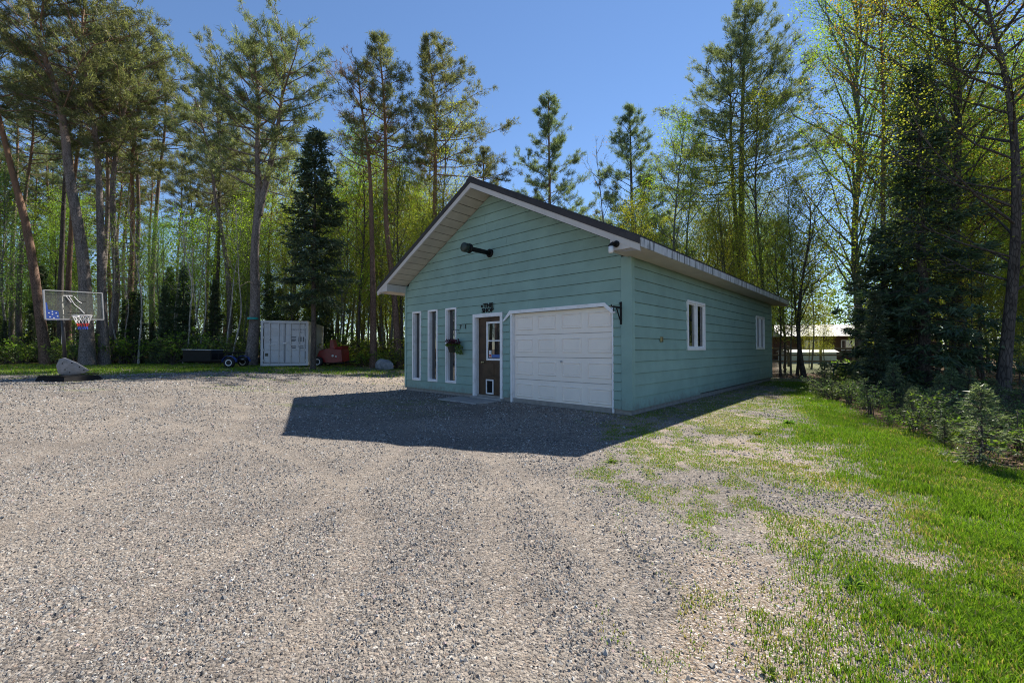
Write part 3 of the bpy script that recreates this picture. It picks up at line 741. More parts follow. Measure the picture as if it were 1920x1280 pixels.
# entrance door
fr = MB(); a0, a1, zt, z0 = 3.635, 4.79, 2.272, -.07
abox(fr, a0, a0+.085, -.05, .10, z0, zt, .004); abox(fr, a1-.085, a1, -.05, .10, z0, zt, .004); abox(fr, a0+.085, a1-.085, -.048, .10, zt-.10, zt, .004)
fr.build('door_frame', M['trim'], shop)
jm = MB(); abox(jm, a1-.10, a1-.086, -.0, .124, z0+.05, zt-.1); jm.build('door_jamb', M['trim'], shop)
door = MB(); abox(door, a0+.088, a1-.10, .102, .126, .0, zt-.105); door = door.build('door', M['doorwood'], shop); door['label'] = 'dark brown wooden door'
mb = MB()
for (p0, p1, q0, q1) in ((3.80, 4.00, .55, .90), (4.08, 4.34, .55, .90), (3.80, 3.98, .08, .48)):
    abox(mb, p0, p1, .086, .1018, q0, q1, .012)
mb.build('raised_panel', M['doorwood'], door)
mb = MB(); frame_front(mb, 3.748, 4.36, .985, 2.05, .055, .075, .1015); abox(mb, 3.803, 4.305, .078, .1012, 1.505, 1.54); mb.build('window_frame', M['trim'], door)
for q0, q1 in ((1.0405, 1.5045), (1.5405, 1.994)):
    mb = MB(); abox(mb, 3.8035, 4.3045, .09, .0975, q0, q1); mb.build('pane', M['glass'], door)
mb = MB(); abox(mb, 4.17, 4.27, .086, .0896, 1.06, 1.26); mb.build('notice', M['paper'], door)
mb = MB(); abox(mb, 4.185, 4.255, .084, .0858, 1.10, 1.15); abox(mb, 4.20, 4.24, .084, .0858, 1.065, 1.085); mb.build('notice_print', M['red'], door)
mb = MB(); abox(mb, 3.81, 4.15, .086, .0896, 1.06, 1.15); mb.build('blue_poster', M['blueprint'], door)
mb = MB(); frame_front(mb, 4.09, 4.385, .06, .465, .04, .076, .1016); mb.build('pet_door_frame', M['white'], door)
mb = MB(); abox(mb, 4.13, 4.345, .09, .1014, .10, .425); mb.build('pet_flap', M['blackplastic'], door)
mb = MB(); mb.lathe([(.028, 0), (.028, .01), (.012, .015), (.012, .04), (.028, .05), (.030, .065), (.018, .08)], 14, Matrix.Translation((-4.50, .10, .93)) @ Matrix.Rotation(math.pi/2, 4, 'X')); mb.build('door_knob', M['brass'], door, True)
abox(MB(), 3.62, 4.82, -.13, .12, -.12, -.01, .01).build('door_sill', M['slab'], shop)

# garage door, four sections of four raised panels
g0, g1, gz0, gz1 = .43, 3.295, -.035, 2.215
gd = empty('garage_door'); gd.parent = shop
sec = (gz1-gz0)/4
for i in range(4):
    mb = MB(); s0 = gz0+i*sec; abox(mb, g0, g1, .07, .12, s0+.003, s0+sec-.003, .008); so = mb.build('door_section', M['garage'], gd)
    for j in range(4):
        cw = (g1-g0)/4; c0 = g0+j*cw+.11; c1 = g0+(j+1)*cw-.08; r0, r1 = s0+.13, s0+sec-.115
        if j == 0: c0 -= .04
        mb = MB()      # stamped panel: a recessed groove outline and a raised field
        for (o, y, dz) in ((0, .0705, 0),):
            w = .018
            V = [(-c0, .069, r0), (-c1, .069, r0), (-c1, .069, r1), (-c0, .069, r1)]
        def quad(i_, y_): return [(-(c0+i_), y_, r0+i_), (-(c1-i_), y_, r0+i_), (-(c1-i_), y_, r1-i_), (-(c0+i_), y_, r1-i_)]
        rings = [quad(-.012, .0695), quad(0, .050), quad(.012, .050), quad(.020, .0685), quad(.034, .0685), quad(.05, .060)]
        VV = sum(rings, []); FF = []
        for k in range(5):
            for q in range(4): FF.append((k*4+q, k*4+(q+1) % 4, (k+1)*4+(q+1) % 4, (k+1)*4+q))
        FF.append((20, 21, 22, 23)); mb.add(VV, FF); mb.build('stamped_panel', M['garage'], so)
mb = MB(); mb.lathe([(.022, 0), (.022, .02), (.03, .03), (.01, .045)], 12, Matrix.Translation((-1.80, .07, 1.0)) @ Matrix.Rotation(math.pi/2, 4, 'X')); mb.build('lock_handle', M['greymetal'], gd)
mb = MB(); abox(mb, g0-.0, g1, .072, .118, gz0-.025, gz0+.002); mb.build('bottom_seal', M['rubber'], gd)
# side jambs and the clipped-corner head trim
mb = MB(); abox(mb, 3.2955, 3.345, -.045, .12, -.07, 2.215, .003); mb.build('garage_jamb', M['trim'], shop)
mb = MB(); abox(mb, 3.345, 3.40, -.02, .12, ZB, 2.215, .003); mb.build('jamb_filler', M['siding'], shop)
mb = MB(); abox(mb, .395, .4295, -.028, .12, -.06, 2.215, .003); mb.build('garage_jamb', M['trim'], shop)
pts_o = [(3.61, 2.03), (3.36, 2.285), (.58, 2.285), (.31, 2.05)]; pts_i = [(3.55, 2.03), (3.32, 2.205), (.60, 2.205), (.42, 2.05)]
poly = pts_o + pts_i[::-1]
mb = MB()
for k in range(3):
    qd = [pts_o[k], pts_o[k+1], pts_i[k+1], pts_i[k]]
    mb.prism([(-a, -.062, z) for a, z in qd], [(-a, -.033, z) for a, z in qd])
mb.build('garage_head_trim', M['trim'], shop)
MB().box(-3.6, -.25, -.032, .12, 2.2155, 2.2685).build('garage_lintel', M['siding'], shop)

# black flue pipe out of the gable
mb = MB(); pc = (-4.10, 3.90)
mb.tube([(pc[0], .0, pc[1]), (pc[0], -.85, pc[1])], .062, 16)
mb.build('flue_pipe', M['black'], shop, True)
mb = MB(); mb.tube([(pc[0], -.005, pc[1]), (pc[0], -.06, pc[1])], .115, 20); mb.build('wall_flange', M['black'], shop, True)
mb = MB(); mb.tube([(pc[0], -.76, pc[1]), (pc[0], -.80, pc[1])], .125, 20); mb.build('cap_flange', M['black'], shop, True)
mb = MB(); mb.tube([(pc[0], -.86, pc[1]), (pc[0], -.98, pc[1]), (pc[0], -1.0, pc[1])], [.12, .12, .09], 20); mb.build('flue_cap', M['greencap'], shop, True)

# lamp on the eave end
lx, lz = .09, 3.30; yb = -OF-.02
lamp = empty('jar_lamp'); lamp.parent = shop
mb = MB(); mb.tube([(lx, yb, lz), (lx, yb-.03, lz)], .062, 18); mb.build('lamp_base', M['black'], lamp, True)
mb = MB(); mb.tube([(lx, yb-.03, lz), (lx-.03, yb-.10, lz+.01), (lx-.05, yb-.13, lz-.015)], .025, 10); mb.lathe([(.05, 0), (.055, .02), (.03, .05)], 14, Matrix.Translation((lx-.05, yb-.13, lz-.06))); mb.build('lamp_arm', M['black'], lamp, True)
mb = MB(); mb.lathe([(.03, -.13), (.045, -.12), (.05, -.08), (.048, 0)], 14, Matrix.Translation((lx-.05, yb-.13, lz-.06))); mb.build('glass_jar', M['jar'], lamp, True)

# plant bracket beside the garage door
bk = empty('plant_bracket'); tag(bk, 'black triangular hanging bracket beside the garage door corner', 'bracket')
bk.location = (*wloc(.20, -.042), 0); bk.rotation_euler = (0, 0, -TH)
mb = MB(); mb.box(-.02, .02, -.016, 0, 1.80, 2.27); mb.build('back_plate', M['black'], bk)
mb = MB(); mb.box(-.016, .016, -.36, -.0165, 2.13, 2.165); mb.tube([(0, -.36, 2.147), (0, -.40, 2.15), (0, -.41, 2.19)], .012, 8); mb.build('arm', M['black'], bk)
mb = MB(); mb.tube([(0, -.018, 1.86), (0, -.10, 1.98), (0, -.19, 2.129)], .014, 8); mb.build('brace', M['black'], bk)
mb = MB(); mb.tube([(0, -.30, 2.129), (0, -.33, 2.08), (0, -.30, 2.05)], .008, 6); mb.build('hook', M['black'], bk)

# lettering
def text_obj(body, size, ext, off, name, mat, parent, loc, rot, sx=1.0):
    cu = bpy.data.curves.new(name, 'FONT'); cu.body = body; cu.size = size; cu.extrude = ext; cu.offset = off; cu.align_x = 'LEFT'; cu.resolution_u = 3
    t = bpy.data.objects.new(name+'_tmp', cu); COL.objects.link(t); bpy.context.view_layer.update()
    me = bpy.data.meshes.new_from_object(t.evaluated_get(bpy.context.evaluated_depsgraph_get())); bpy.data.objects.remove(t)
    me.name = name; o = link(name, me, mat, parent); o.location = loc; o.rotation_euler = rot; o.scale = (sx, 1, 1); return o
sign = empty('shop_sign', (*wloc(4.2, -.032), 0), -TH); tag(sign, 'black cut-out letters reading THE SHOP above the entrance door', 'sign')
RX = (math.pi/2, 0, 0)
text_obj('THE', .165, .008, .004, 'lettering', M['black'], sign, (-.15, -.012, 2.432), RX, 1.25)
text_obj('SHOP', .160, .008, .004, 'lettering', M['black'], sign, (-.215, -.012, 2.30), RX, 1.12)
mb = MB(); mb.lathe([(.032, 0), (.034, .012), (.026, .02)], 10, Matrix.Translation((-.22, 0, 2.475)) @ Matrix.Rotation(math.pi/2, 4, 'X')); mb.box(-.20, -.165, -.014, 0, 2.464, 2.487); mb.build('round_emblem', M['black'], sign)
num = empty('house_number', (*wloc(5.22, -.03), 0), -TH); tag(num, 'slim black metal house number figures above the hanging basket', 'house number')
text_obj('7', .20, .006, .000, 'digit', M['black'], num, (-.15, -.010, 1.88), RX, .9)
text_obj('1', .20, .006, .000, 'digit', M['black'], num, (.07, -.010, 1.88), RX, .9)
mb = MB(); mb.tube([(-.045, -.012, 2.03), (0.005, -.012, 1.96), (.045, -.012, 1.90)], .006, 6); mb.build('slanted_stroke', M['greymetal'], num)

# hanging basket
px, py_ = wloc(5.40, -.26); hb = empty('hanging_basket', (px, py_, 0), -TH); tag(hb, 'olive hanging flower basket with dark purple flowers beside the narrow windows', 'hanging basket')
mb = MB(); mb.lathe([(.085, 1.20), (.10, 1.205), (.15, 1.36), (.165, 1.365), (.165, 1.39), (.14, 1.39)], 20); mb.build('pot', M['pot'], hb, True)
mb = MB()
for k in range(3):
    a = k*2.094+.4; mb.tube([(.15*math.cos(a), .15*math.sin(a), 1.385), (0.02*math.cos(a), .02*math.sin(a), 1.80)], .004, 5)
mb.build('hanger', M['black'], hb)
mb = MB(); mb.tube([(.0, .24, 1.75), (0, .23, 1.86), (0, .05, 1.86), (0, 0, 1.83), (0, .005, 1.795)], .009, 6); mb.build('wall_hook', M['black'], hb)
def leaf_quads(P, D, s, wr=.6, rs=rng):
    """folded diamond leaves at P along D"""
    n = len(P); D = D/(np.linalg.norm(D, axis=1)[:, None]+1e-9); Q = rs.normal(0, 1, (n, 3)); W = np.cross(D, Q); W /= np.linalg.norm(W, axis=1)[:, None]+1e-9
    s = np.broadcast_to(s, (n,))[:, None]; Nn = np.cross(D, W)
    A = P; B = P + D*s*.45 + W*s*wr*.5 + Nn*s*.08; C = P + D*s; E_ = P + D*s*.45 - W*s*wr*.5 + Nn*s*.08
    V = np.stack([A, B, C, E_], 1).reshape(-1, 3); i = np.arange(n)*4
    return V, np.stack([i, i+1, i+2, i+3], 1)
n = 260; an = rng.random(n)*6.283; rr = .17*np.sqrt(rng.random(n)); P = np.stack([rr*np.cos(an), rr*np.sin(an), 1.38+.12*rng.random(n)*(1.2-rr/.17)], 1)
D = np.stack([np.cos(an), np.sin(an), rng.normal(.4, .5, n)], 1); V, F = leaf_quads(P, D, .06+.03*rng.random(n)); link('foliage', np_mesh('foliage', V, [F]), M['leaf_mid'], hb)
n = 230; an = rng.random(n)*6.283; rr = .20*np.sqrt(rng.random(n)); P = np.stack([rr*np.cos(an), rr*np.sin(an), 1.44+.13*rng.random(n)], 1)
V, F = leaf_quads(P, rng.normal(0, 1, (n, 3)), .05, .9); link('flowers', np_mesh('flowers', V, [F]), M['petal'], hb)
n = 60; an = rng.random(n)*1.2-.3; rr = .16+.12*rng.random(n); P = np.stack([rr*np.cos(an), rr*np.sin(an), 1.20+.22*rng.random(n)], 1)
V, F = leaf_quads(P, np.stack([np.cos(an)*.3, np.sin(an)*.3, -np.ones(n)], 1), .08); link('trailing_leaves', np_mesh('trailing_leaves', V, [F]), M['leaf_mid'], hb)

# door slab on the gravel
sx, sy = wloc(4.42, -.56); sl = MB().box(-.78, .78, -.40, .40, -.16, -.045, None, .015).build('concrete_step', M['slab']); sl.location = (sx, sy, 0); sl.rotation_euler = (0, 0, -TH)
tag(sl, 'worn low concrete step lying in front of the entrance door', 'step')

# ------------------------------------------------------------------ yard objects
def ground_empty(name, x, y, rz=0, dz=0): return empty(name, (x, y, gzf(x, y)+dz), rz)

# basketball hoop; local -Y is the way the board faces
bx, by = -14.62, 13.77
hoop = ground_empty('basketball_hoop', bx, by, math.atan2(-.26, .966)+math.pi/2)
tag(hoop, 'portable basketball hoop with clear backboard and red white blue net', 'basketball hoop')
gb = hoop.location.z
hoop.rotation_euler = (0, math.radians(-3.5), hoop.rotation_euler.z)
BZ0, BZ1, BF = 2.30-gb, 3.16-gb, -.62
mb = MB(); mb.prism([(-.52, -.85, .0), (.52, -.85, 0), (.52, .55, 0), (-.52, .55, 0)], [(-.44, -.75, .17), (.44, -.75, .12), (.46, .45, .17), (-.46, .45, .17)]); base = mb.build('base_tank', M['blackplastic'], hoop)
mb = MB()
for x in (-.42, .42): mb.box(x-.05, x+.05, -.74, .44, .171, .20, None, .01)
mb.build('tank_rib', M['blackplastic'], base)
out = [(-.42, .12), (-.46, .42), (-.36, .66), (-.20, .70), (.12, .50), (.46, .18), (.30, .07), (-.05, .03), (-.28, .05)]
c = (-.05, .33); rings = []
for s, d in ((1, .03), (1, -.015), (.94, -.05), (.6, -.085), (.25, -.095)):
    rings += [(c[0]+(u-c[0])*s, d, c[1]+(v-c[1])*s+.14) for u, v in out]
nO = len(out); FF = [[i for i in range(nO)][::-1]]
for k in range(4): FF += [(k*nO+i, k*nO+(i+1) % nO, (k+1)*nO+(i+1) % nO, (k+1)*nO+i) for i in range(nO)]
FF.append([4*nO+i for i in range(nO)])
lid = empty('lid_holder'); bpy.data.objects.remove(lid)
mb = MB().add(rings, FF); lidm = mb.mesh('base_cover'); lido = link('base_cover', lidm, M['greyplastic'], hoop, True); lido.location = (-.10, -.55, 0); lido.rotation_euler = (math.radians(6), 0, math.radians(-34)); lido.scale = (.80, .45, .86); lido.location.z = .05
for u, v in ((-.28, .50), (-.02, .50), (.18, .33), (-.22, .27), (-.1, .15), (.3, .2)): MB().tube([(u, -.04, v+.14), (u, -.105, v+.14)], .022, 8).build('bolt', M['black'], lido)
mb = MB(); mb.tube([(0, .0, .1), (0, .0, 2.75)], .045, 12); mb.build('pole', M['polegrey'], hoop, True)
mb = MB()
for x in (-.12, .12):
    mb.tube([(x, 0, 2.05), (x, BF+.06, BZ0+.22)], .018, 6); mb.tube([(x, 0, 2.45), (x, BF+.06, BZ0+.62)], .018, 6)
mb.tube([(0, .02, 1.65), (0, -.28, 2.2)], .02, 6); mb.build('support_arm', M['polegrey'], hoop)
mb = MB(); mb.tube([(0, .1, 1.2), (0, .02, 1.75)], .022, 8); mb.build('lift_strut', M['greymetal'], hoop)
bw = .725
mb = MB(); mb.box(-bw, bw, BF-.012, BF+.012, BZ0, BZ1); bb = mb.build('backboard', M['boardglass'], hoop)
mb = MB()
for x0, x1, z0, z1 in ((-bw-.02, bw+.02, BZ1, BZ1+.03), (-bw-.02, bw+.02, BZ0-.03, BZ0), (-bw-.03, -bw, BZ0, BZ1), (bw, bw+.03, BZ0, BZ1)): mb.box(x0, x1, BF-.025, BF+.025, z0, z1)
mb.build('board_frame', M['greymetal'], bb)
mb = MB()
for x in (-.22, .30): mb.box(x-.02, x+.02, BF+.0125, BF+.05, BZ0, BZ1)
mb.build('board_rail', M['polegrey'], bb)
mb = MB(); w = .018
for x0, x1, z0, z1 in ((-.20, .28, BZ0+.56, BZ0+.56+w), (-.20, .28, BZ0+.18, BZ0+.18+w)): mb.box(x0, x1, BF-.015, BF-.0125, z0, z1)
mb.build('target_lines', M['black'], bb)
mb = MB()
for (x0, z0, x1, z1) in ((-.22, .72, -.10, .52), (-.16, .75, -.02, .46), (-.02, .72, .10, .55), (.10, .55, .16, .52), (-.02, .46, .12, .32), (.12, .32, .22, .18), (-.30, .73, -.06, .74)):
    mb.tube([(x0, BF-.016, BZ0+z0), (x1, BF-.016, BZ0+z1)], .010, 5)
mb.build('white_lines', M['white'], bb)  # thin white strokes laid over the front of the clear board
mb = MB(); mb.prism([(-bw, BF-.016, BZ0-.05), (-bw+.32, BF-.016, BZ0-.05), (-bw+.30, BF-.016, BZ0+.24), (-bw+.06, BF-.016, BZ0+.28), (-bw+.04, BF-.016, BZ0+.50), (-bw, BF-.016, BZ0+.50)],
                    [(-bw, BF-.0135, BZ0-.05), (-bw+.32, BF-.0135, BZ0-.05), (-bw+.30, BF-.0135, BZ0+.24), (-bw+.06, BF-.0135, BZ0+.28), (-bw+.04, BF-.0135, BZ0+.50), (-bw, BF-.0135, BZ0+.50)]); pt = mb.build('blue_star_pad', M['bluefender'], bb)
for i, (u, v) in enumerate(((.07, .18), (.15, .14), (.24, .18), (.09, .06), (.18, .03), (.27, .08), (.06, -.02), (.24, -.02), (.15, .22))):
    pp = []
    for k in range(10): rr = .028 if k % 2 == 0 else .012; a = math.pi/2+k*math.pi/5; pp.append((-bw+u+rr*math.cos(a), BZ0+v+rr*math.sin(a)))
    MB().prism([(x, BF-.0185, z) for x, z in pp], [(x, BF-.0163, z) for x, z in pp]).build('star', M['white'], pt)
rc = (0.0, BF-.30, 2.40-gb); ring = [(rc[0]+.228*math.cos(t), rc[1]+.228*math.sin(t), rc[2]) for t in np.linspace(0, 2*math.pi, 29)]
mb = MB(); mb.tube(ring, .012, 7, False); mb.box(-.06, .06, BF-.09, BF-.0125, rc[2]-.05, rc[2]+.02); mb.build('rim', M['white'], hoop, True)
for (f0, f1, mat) in ((0, .55, 'net'), (.55, .8, 'netred'), (.8, 1, 'netblue')):
    mb = MB()
    for k in range(12):
        for sg in (-1, 1):
            P = []
            for f in np.linspace(f0, f1, 4):
                t = 2*math.pi*(k/12) + sg*f*1.05; r = .225-.115*min(1, f*1.3); P.append((rc[0]+r*math.cos(t), rc[1]+r*math.sin(t), rc[2]-f*.44))
            mb.tube(P, .0075, 4, False)
    mb.build('net', M[mat], hoop)

# shipping container
cx, cy = -12.93, 23.85; rz = math.radians(16.5)
cont = ground_empty('shipping_container', cx, cy, rz, .06); tag(cont, 'pale grey steel shipping container with double doors at the forest edge', 'container')
W2, CL, CH = 1.22, 6.06, 2.56
mb = MB()
for x in (-W2, W2-.13): mb.box(x, x+.13, 0, .13, 0, CH, None, .01)
mb.box(-W2+.13, W2-.13, .0, .13, CH-.14, CH-.002); mb.box(-W2+.13, W2-.13, 0, .13, .002, .16)
for x in (-W2, W2-.13): mb.box(x, x+.13, CL-.13, CL, 0, CH)
mb.build('corner_frame', M['containerpaint'], cont)
def corrugated(x0, x1, y0, y1, n, d, axis):
    mb = MB(); pts = []
    L = (y1-y0)
    for i in range(n):
        u = L/n; s = y0+i*u; pts += [(s, 0), (s+u*.3, 0), (s+u*.5, d), (s+u*.8, d)]
    pts.append((y1, 0)); return pts
for x, sg in ((W2, 1), (-W2, -1)):
    pts = corrugated(0, 0, .131, CL-.131, 22, .036, 1)
    V = [(x-sg*(.02+d), s, .16) for s, d in pts] + [(x-sg*(.02+d), s, CH-.1) for s, d in pts]; k = len(pts)
    MB().add(V, [(i, i+1, k+i+1, k+i) for i in range(k-1)]).build('side_panel', M['containerside'], cont)
    MB().box(x-.06 if sg > 0 else x, x if sg > 0 else x+.06, .131, CL-.131, .0, .158).build('bottom_rail', M['containerside'], cont)
    MB().box(x-.06 if sg > 0 else x, x if sg > 0 else x+.06, .131, CL-.131, CH-.098, CH-.003).build('top_rail', M['containerside'], cont)
MB().box(-W2+.061, W2-.061, .131, CL-.05, CH-.06, CH-.03).build('roof', M['containerpaint'], cont)
MB().box(-W2+.131, W2-.131, CL-.1, CL-.03, 0, CH-.05).build('end_wall', M['containerside'], cont)
for s in (-1, 1):
    d = empty('cargo_door'); d.parent = cont
    x0, x1 = (-W2+.15, -.012) if s < 0 else (.012, W2-.15)
    zz = [.19, .86, 1.30, 1.74, CH-.17]
    mb = MB(); mb.box(x0, x1, .05, .09, .18, CH-.16); mb.build('door_leaf', M['containerpaint'], d)
    for k in range(4):
        mb = MB(); mb.box(x0+.05, x1-.05, .034, .0495, zz[k]+.04, zz[k+1]-.03, None, .008); mb.build('door_panel', M['containerpaint'], d)
    mb = MB(); mb.box(x0-.012, x0+.002, .03, .09, .165, CH-.145); mb.box(x1-.002, x1+.012, .03, .09, .165, CH-.145); mb.box(x0, x1, .03, .09, .164, .178); mb.box(x0, x1, .03, .09, CH-.158, CH-.142); mb.build('door_gasket', M['rubber'], d)
    for f in (.30, .72):
        xr = x0+(x1-x0)*(f if s < 0 else 1-f)
        ro = MB().tube([(xr, .012, .10), (xr, .012, CH-.08)], .019, 8).build('lock_rod', M['greymetal'], d)
        mb = MB()
        for z in (.13, .55, 1.20, 1.95, CH-.12): mb.box(xr-.045, xr+.045, -.012, .033, z-.03, z+.03)
        mb.build('rod_bracket', M['greymetal'], ro)
        mb = MB(); mb.box(xr-.02, xr+(.24 if s < 0 else .24), -.02, -.008, 1.155, 1.19); mb.build('lock_handle', M['greymetal'], ro)
    mb = MB()
    for z in (.3, .9, 1.6, 2.2): mb.box((x0-.10 if s < 0 else x1-.02), (x0+.02 if s < 0 else x1+.10), .018, .05, z-.06, z+.06)
    mb.build('hinge', M['greymetal'], d)
mb = MB()
mb.box(-.09, .10, -.04, .0, 1.25, 1.33); mb.build('padlock_box', M['white'], cont)
LT = M['lettering']
text_obj('MSCU', .12, .001, 0, 'lettering', LT, cont, (.33, .0325, 2.02), RX); text_obj('278013 1', .12, .001, 0, 'lettering', LT, cont, (.68, .0325, 2.02), RX, .8); text_obj('22G1', .12, .001, 0, 'lettering', LT, cont, (.70, .0325, 1.88), RX)
mb = MB()
for r_, wd in ((1.62, .24), (1.54, .22), (1.46, .24), (1.40, .2)): mb.box(.34, .34+wd, .0315, .0335, r_, r_+.035)
for x, h in ((.70, .28), (.80, .28), (.92, .28)): mb.box(x, x+.06, .0315, .0335, 1.37, 1.37+h)
for x, z, wd in ((.30, 1.08, .28), (.36, 1.0, .2), (.70, 1.08, .26), (.74, .97, .24)): mb.box(x, x+wd, .0315, .0335, z, z+.045)
mb.build('data_markings', LT, cont)
text_obj('e', .26, .001, .004, 'lettering', LT, cont, (-.80, .0325, 1.42), RX)
mb = MB(); mb.box(-1.0, -.84, .0315, .0335, .55, .72); mb.build('data_plate', M['pot'], cont)

# black utility trailer
tr = ground_empty('utility_trailer', -16.3, 23.2, math.radians(4)); tag(tr, 'black utility trailer with low sides parked beside the pale container', 'trailer')
mb = MB(); mb.box(-1.45, -.02, -.55, .55, .38, .42)
for y in (-.55, .53): mb.box(-1.45, -.02, y, y+.02, .42, .98)
mb.box(-1.45, -1.43, -.53, .53, .42, .98); mb.build('cargo_box', M['black'], tr)
mb = MB(); mb.tube([(-1.47, -.57, 1.0), (-.0, -.57, .97)], .022, 6); mb.tube([(-1.47, .57, 1.0), (0, .57, .97)], .022, 6); mb.tube([(-1.47, -.57, 1.0), (-1.47, .57, 1.0)], .022, 6); mb.build('top_rail', M['greymetal'], tr)
mb = MB(); mb.box(-.02, 1.3, -.55, .55, .38, .43)
for y in (-.55, .55):
    mb.tube([(0, y, .78), (1.3, y, .83)], .022, 6)
    for x in (.02, .4, .8, 1.28): mb.tube([(x, y, .40), (x, y, .80)], .018, 6)
mb.build('flat_deck', M['black'], tr)
mb = MB(); mb.tube([(-1.45, 0, .36), (-2.1, 0, .36)], .04, 8); mb.box(-1.3, 1.2, -.06, .06, .30, .378); mb.build('chassis', M['black'], tr)
for y, sg in ((-.66, -1), (.66, 1)):
    wh = empty('wheel'); wh.parent = tr; Mx = Matrix.Translation((1.02, y, .29)) @ Matrix.Rotation(math.pi/2, 4, 'X')
    MB().lathe([(.17, -.08), (.26, -.085), (.29, -.05), (.29, .05), (.26, .085), (.17, .08)], 22, Mx).build('tyre', M['rubber'], wh, True)
    MB().lathe([(.03, -.07), (.10, -.075), (.172, -.087), (.172, .087), (.10, .075), (.03, .07)], 18, Mx).build('rim', M['white'], wh)
    P = [(1.02+.36*math.cos(t), y, .29+.36*math.sin(t)) for t in np.linspace(.1, math.pi-.1, 9)]
    mb = MB()
    for i in range(8): mb.prism([(P[i][0], y-.1, P[i][2]), (P[i+1][0], y-.1, P[i+1][2]), (P[i+1][0], y+.1, P[i+1][2]), (P[i][0], y+.1, P[i][2])], [(P[i][0], y-.1, P[i][2]+.015), (P[i+1][0], y-.1, P[i+1][2]+.015), (P[i+1][0], y+.1, P[i+1][2]+.015), (P[i][0], y+.1, P[i][2]+.015)])
    mb.build('fender', M['bluefender'], wh)

# red towed wood chipper
rx, ry = -10.9, 25.4; rc_ = ground_empty('wood_chipper', rx, ry, math.radians(-6)); tag(rc_, 'old red towed wood chipper with white wheel standing by the pines', 'chipper')
mb = MB(); mb.prism([(-.78, -.45, .42), (-.55, -.45, .95), (-.1, -.45, 1.08), (.82, -.45, 1.02), (.88, -.45, .30), (.2, -.45, .24), (-.5, -.45, .28)], [(-.78, .45, .42), (-.55, .45, .95), (-.1, .45, 1.08), (.82, .45, 1.02), (.88, .45, .30), (.2, .45, .24), (-.5, .45, .28)]); mb.build('body', M['redpaint'], rc_)
mb = MB(); mb.prism([(-.05, -.2, 1.07), (.25, -.2, 1.07), (.22, -.2, 1.35), (.12, -.2, 1.62), (-.02, -.2, 1.60)], [(-.05, .2, 1.07), (.25, .2, 1.07), (.22, .2, 1.35), (.12, .2, 1.62), (-.02, .2, 1.60)]); mb.build('discharge_chute', M['redpaint'], rc_)
mb = MB(); mb.prism([(.35, -.35, 1.05), (.82, -.35, 1.03), (.86, -.4, 1.25), (.42, -.4, 1.15)], [(.35, .35, 1.05), (.82, .35, 1.03), (.86, .4, 1.25), (.42, .4, 1.15)]); mb.build('feed_hopper', M['redpaint'], rc_)
mb = MB(); mb.tube([(.3, -.452, .66), (.3, -.48, .66)], .07, 12); mb.tube([(.5, -.452, .62), (.5, -.47, .62)], .05, 10); mb.build('gauge', M['greymetal'], rc_)
mb = MB(); mb.box(-.6, .9, -.3, .3, .20, .24); mb.tube([(.85, 0, .3), (1.5, 0, .3)], .04, 8); mb.build('chassis', M['black'], rc_)
for y in (-.58, .58):
    wh = empty('wheel'); wh.parent = rc_; Mx = Matrix.Translation((-.55, y, .30)) @ Matrix.Rotation(math.pi/2, 4, 'X')
    MB().lathe([(.18, -.08), (.27, -.085), (.30, -.05), (.30, .05), (.27, .085), (.18, .08)], 22, Mx).build('tyre', M['rubber'], wh, True)
    MB().lathe([(.03, -.07), (.10, -.075), (.182, -.087), (.182, .087), (.10, .075), (.03, .07)], 18, Mx).build('rim', M['white'], wh)

# boulder
import bmesh
def boulder(name, x, y, s, label, seed):
    bm = bmesh.new(); bmesh.ops.create_icosphere(bm, subdivisions=3, radius=1)
    r = np.random.default_rng(seed); cuts = [(r.normal(0, 1, 3), r.uniform(.55, .85)) for _ in range(9)]
    for v in bm.verts:
        p = np.array(v.co)
        for nrm, d in cuts:
            nn = nrm/np.linalg.norm(nrm); k = p@nn
            if k > d: p = p-nn*(k-d)*.9
        v.co = Vector(p*np.array(s))
    me = bpy.data.meshes.new(name); bm.to_mesh(me); bm.free(); o = link(name, me, M['stone']); o.location = (x, y, gzf(x, y)+s[2]*.45); return tag(o, label, 'boulder')
boulder('boulder', -7.75, 25.6, (.60, .45, .50), 'large blue-grey angular boulder lying between two pine trunks', 3)

# neighbour's house, fence and garden box seen through the trees on the right
nh = ground_empty('neighbour_house', 36.5, 47, math.radians(-8)); tag(nh, 'low brown house with pale metal roof beyond the trees', 'house')
MB().box(-7, 7, -3.5, 3.5, 0, 2.6).build('wall', M['housewall'], nh)
MB().prism([(-7.6, -4.3, 2.5), (-7.6, 4.3, 2.5), (-7.6, 0, 3.9)], [(7.6, -4.3, 2.5), (7.6, 4.3, 2.5), (7.6, 0, 3.9)]).build('roof', M['houseroof'], nh)
for x in (-4.5, -1.0, 3.5):
    wv = MB().box(x-.7, x+.7, -3.56, -3.501, 1.0, 2.1).build('window', M['trim'], nh); MB().box(x-.6, x+.6, -3.575, -3.561, 1.08, 2.02).build('pane', M['glass'], wv)
gbx = ground_empty('garden_shed', 25.6, 36, math.radians(-6)); tag(gbx, 'long low pale blue garden shed behind the rail fence', 'shed')
MB().box(-2.2, 1.6, -.8, .8, 0, .95).build('wall', M['paleblue'], gbx); MB().prism([(-2.35, -.95, .95), (-2.35, .95, .95), (-2.35, 0, 1.25)], [(1.75, -.95, .95), (1.75, .95, .95), (1.75, 0, 1.25)]).build('roof', M['houseroof'], gbx)
fe = ground_empty('rail_fence', 20.4, 30, math.radians(-4)); tag(fe, 'weathered wooden post and rail fence behind the building', 'fence')
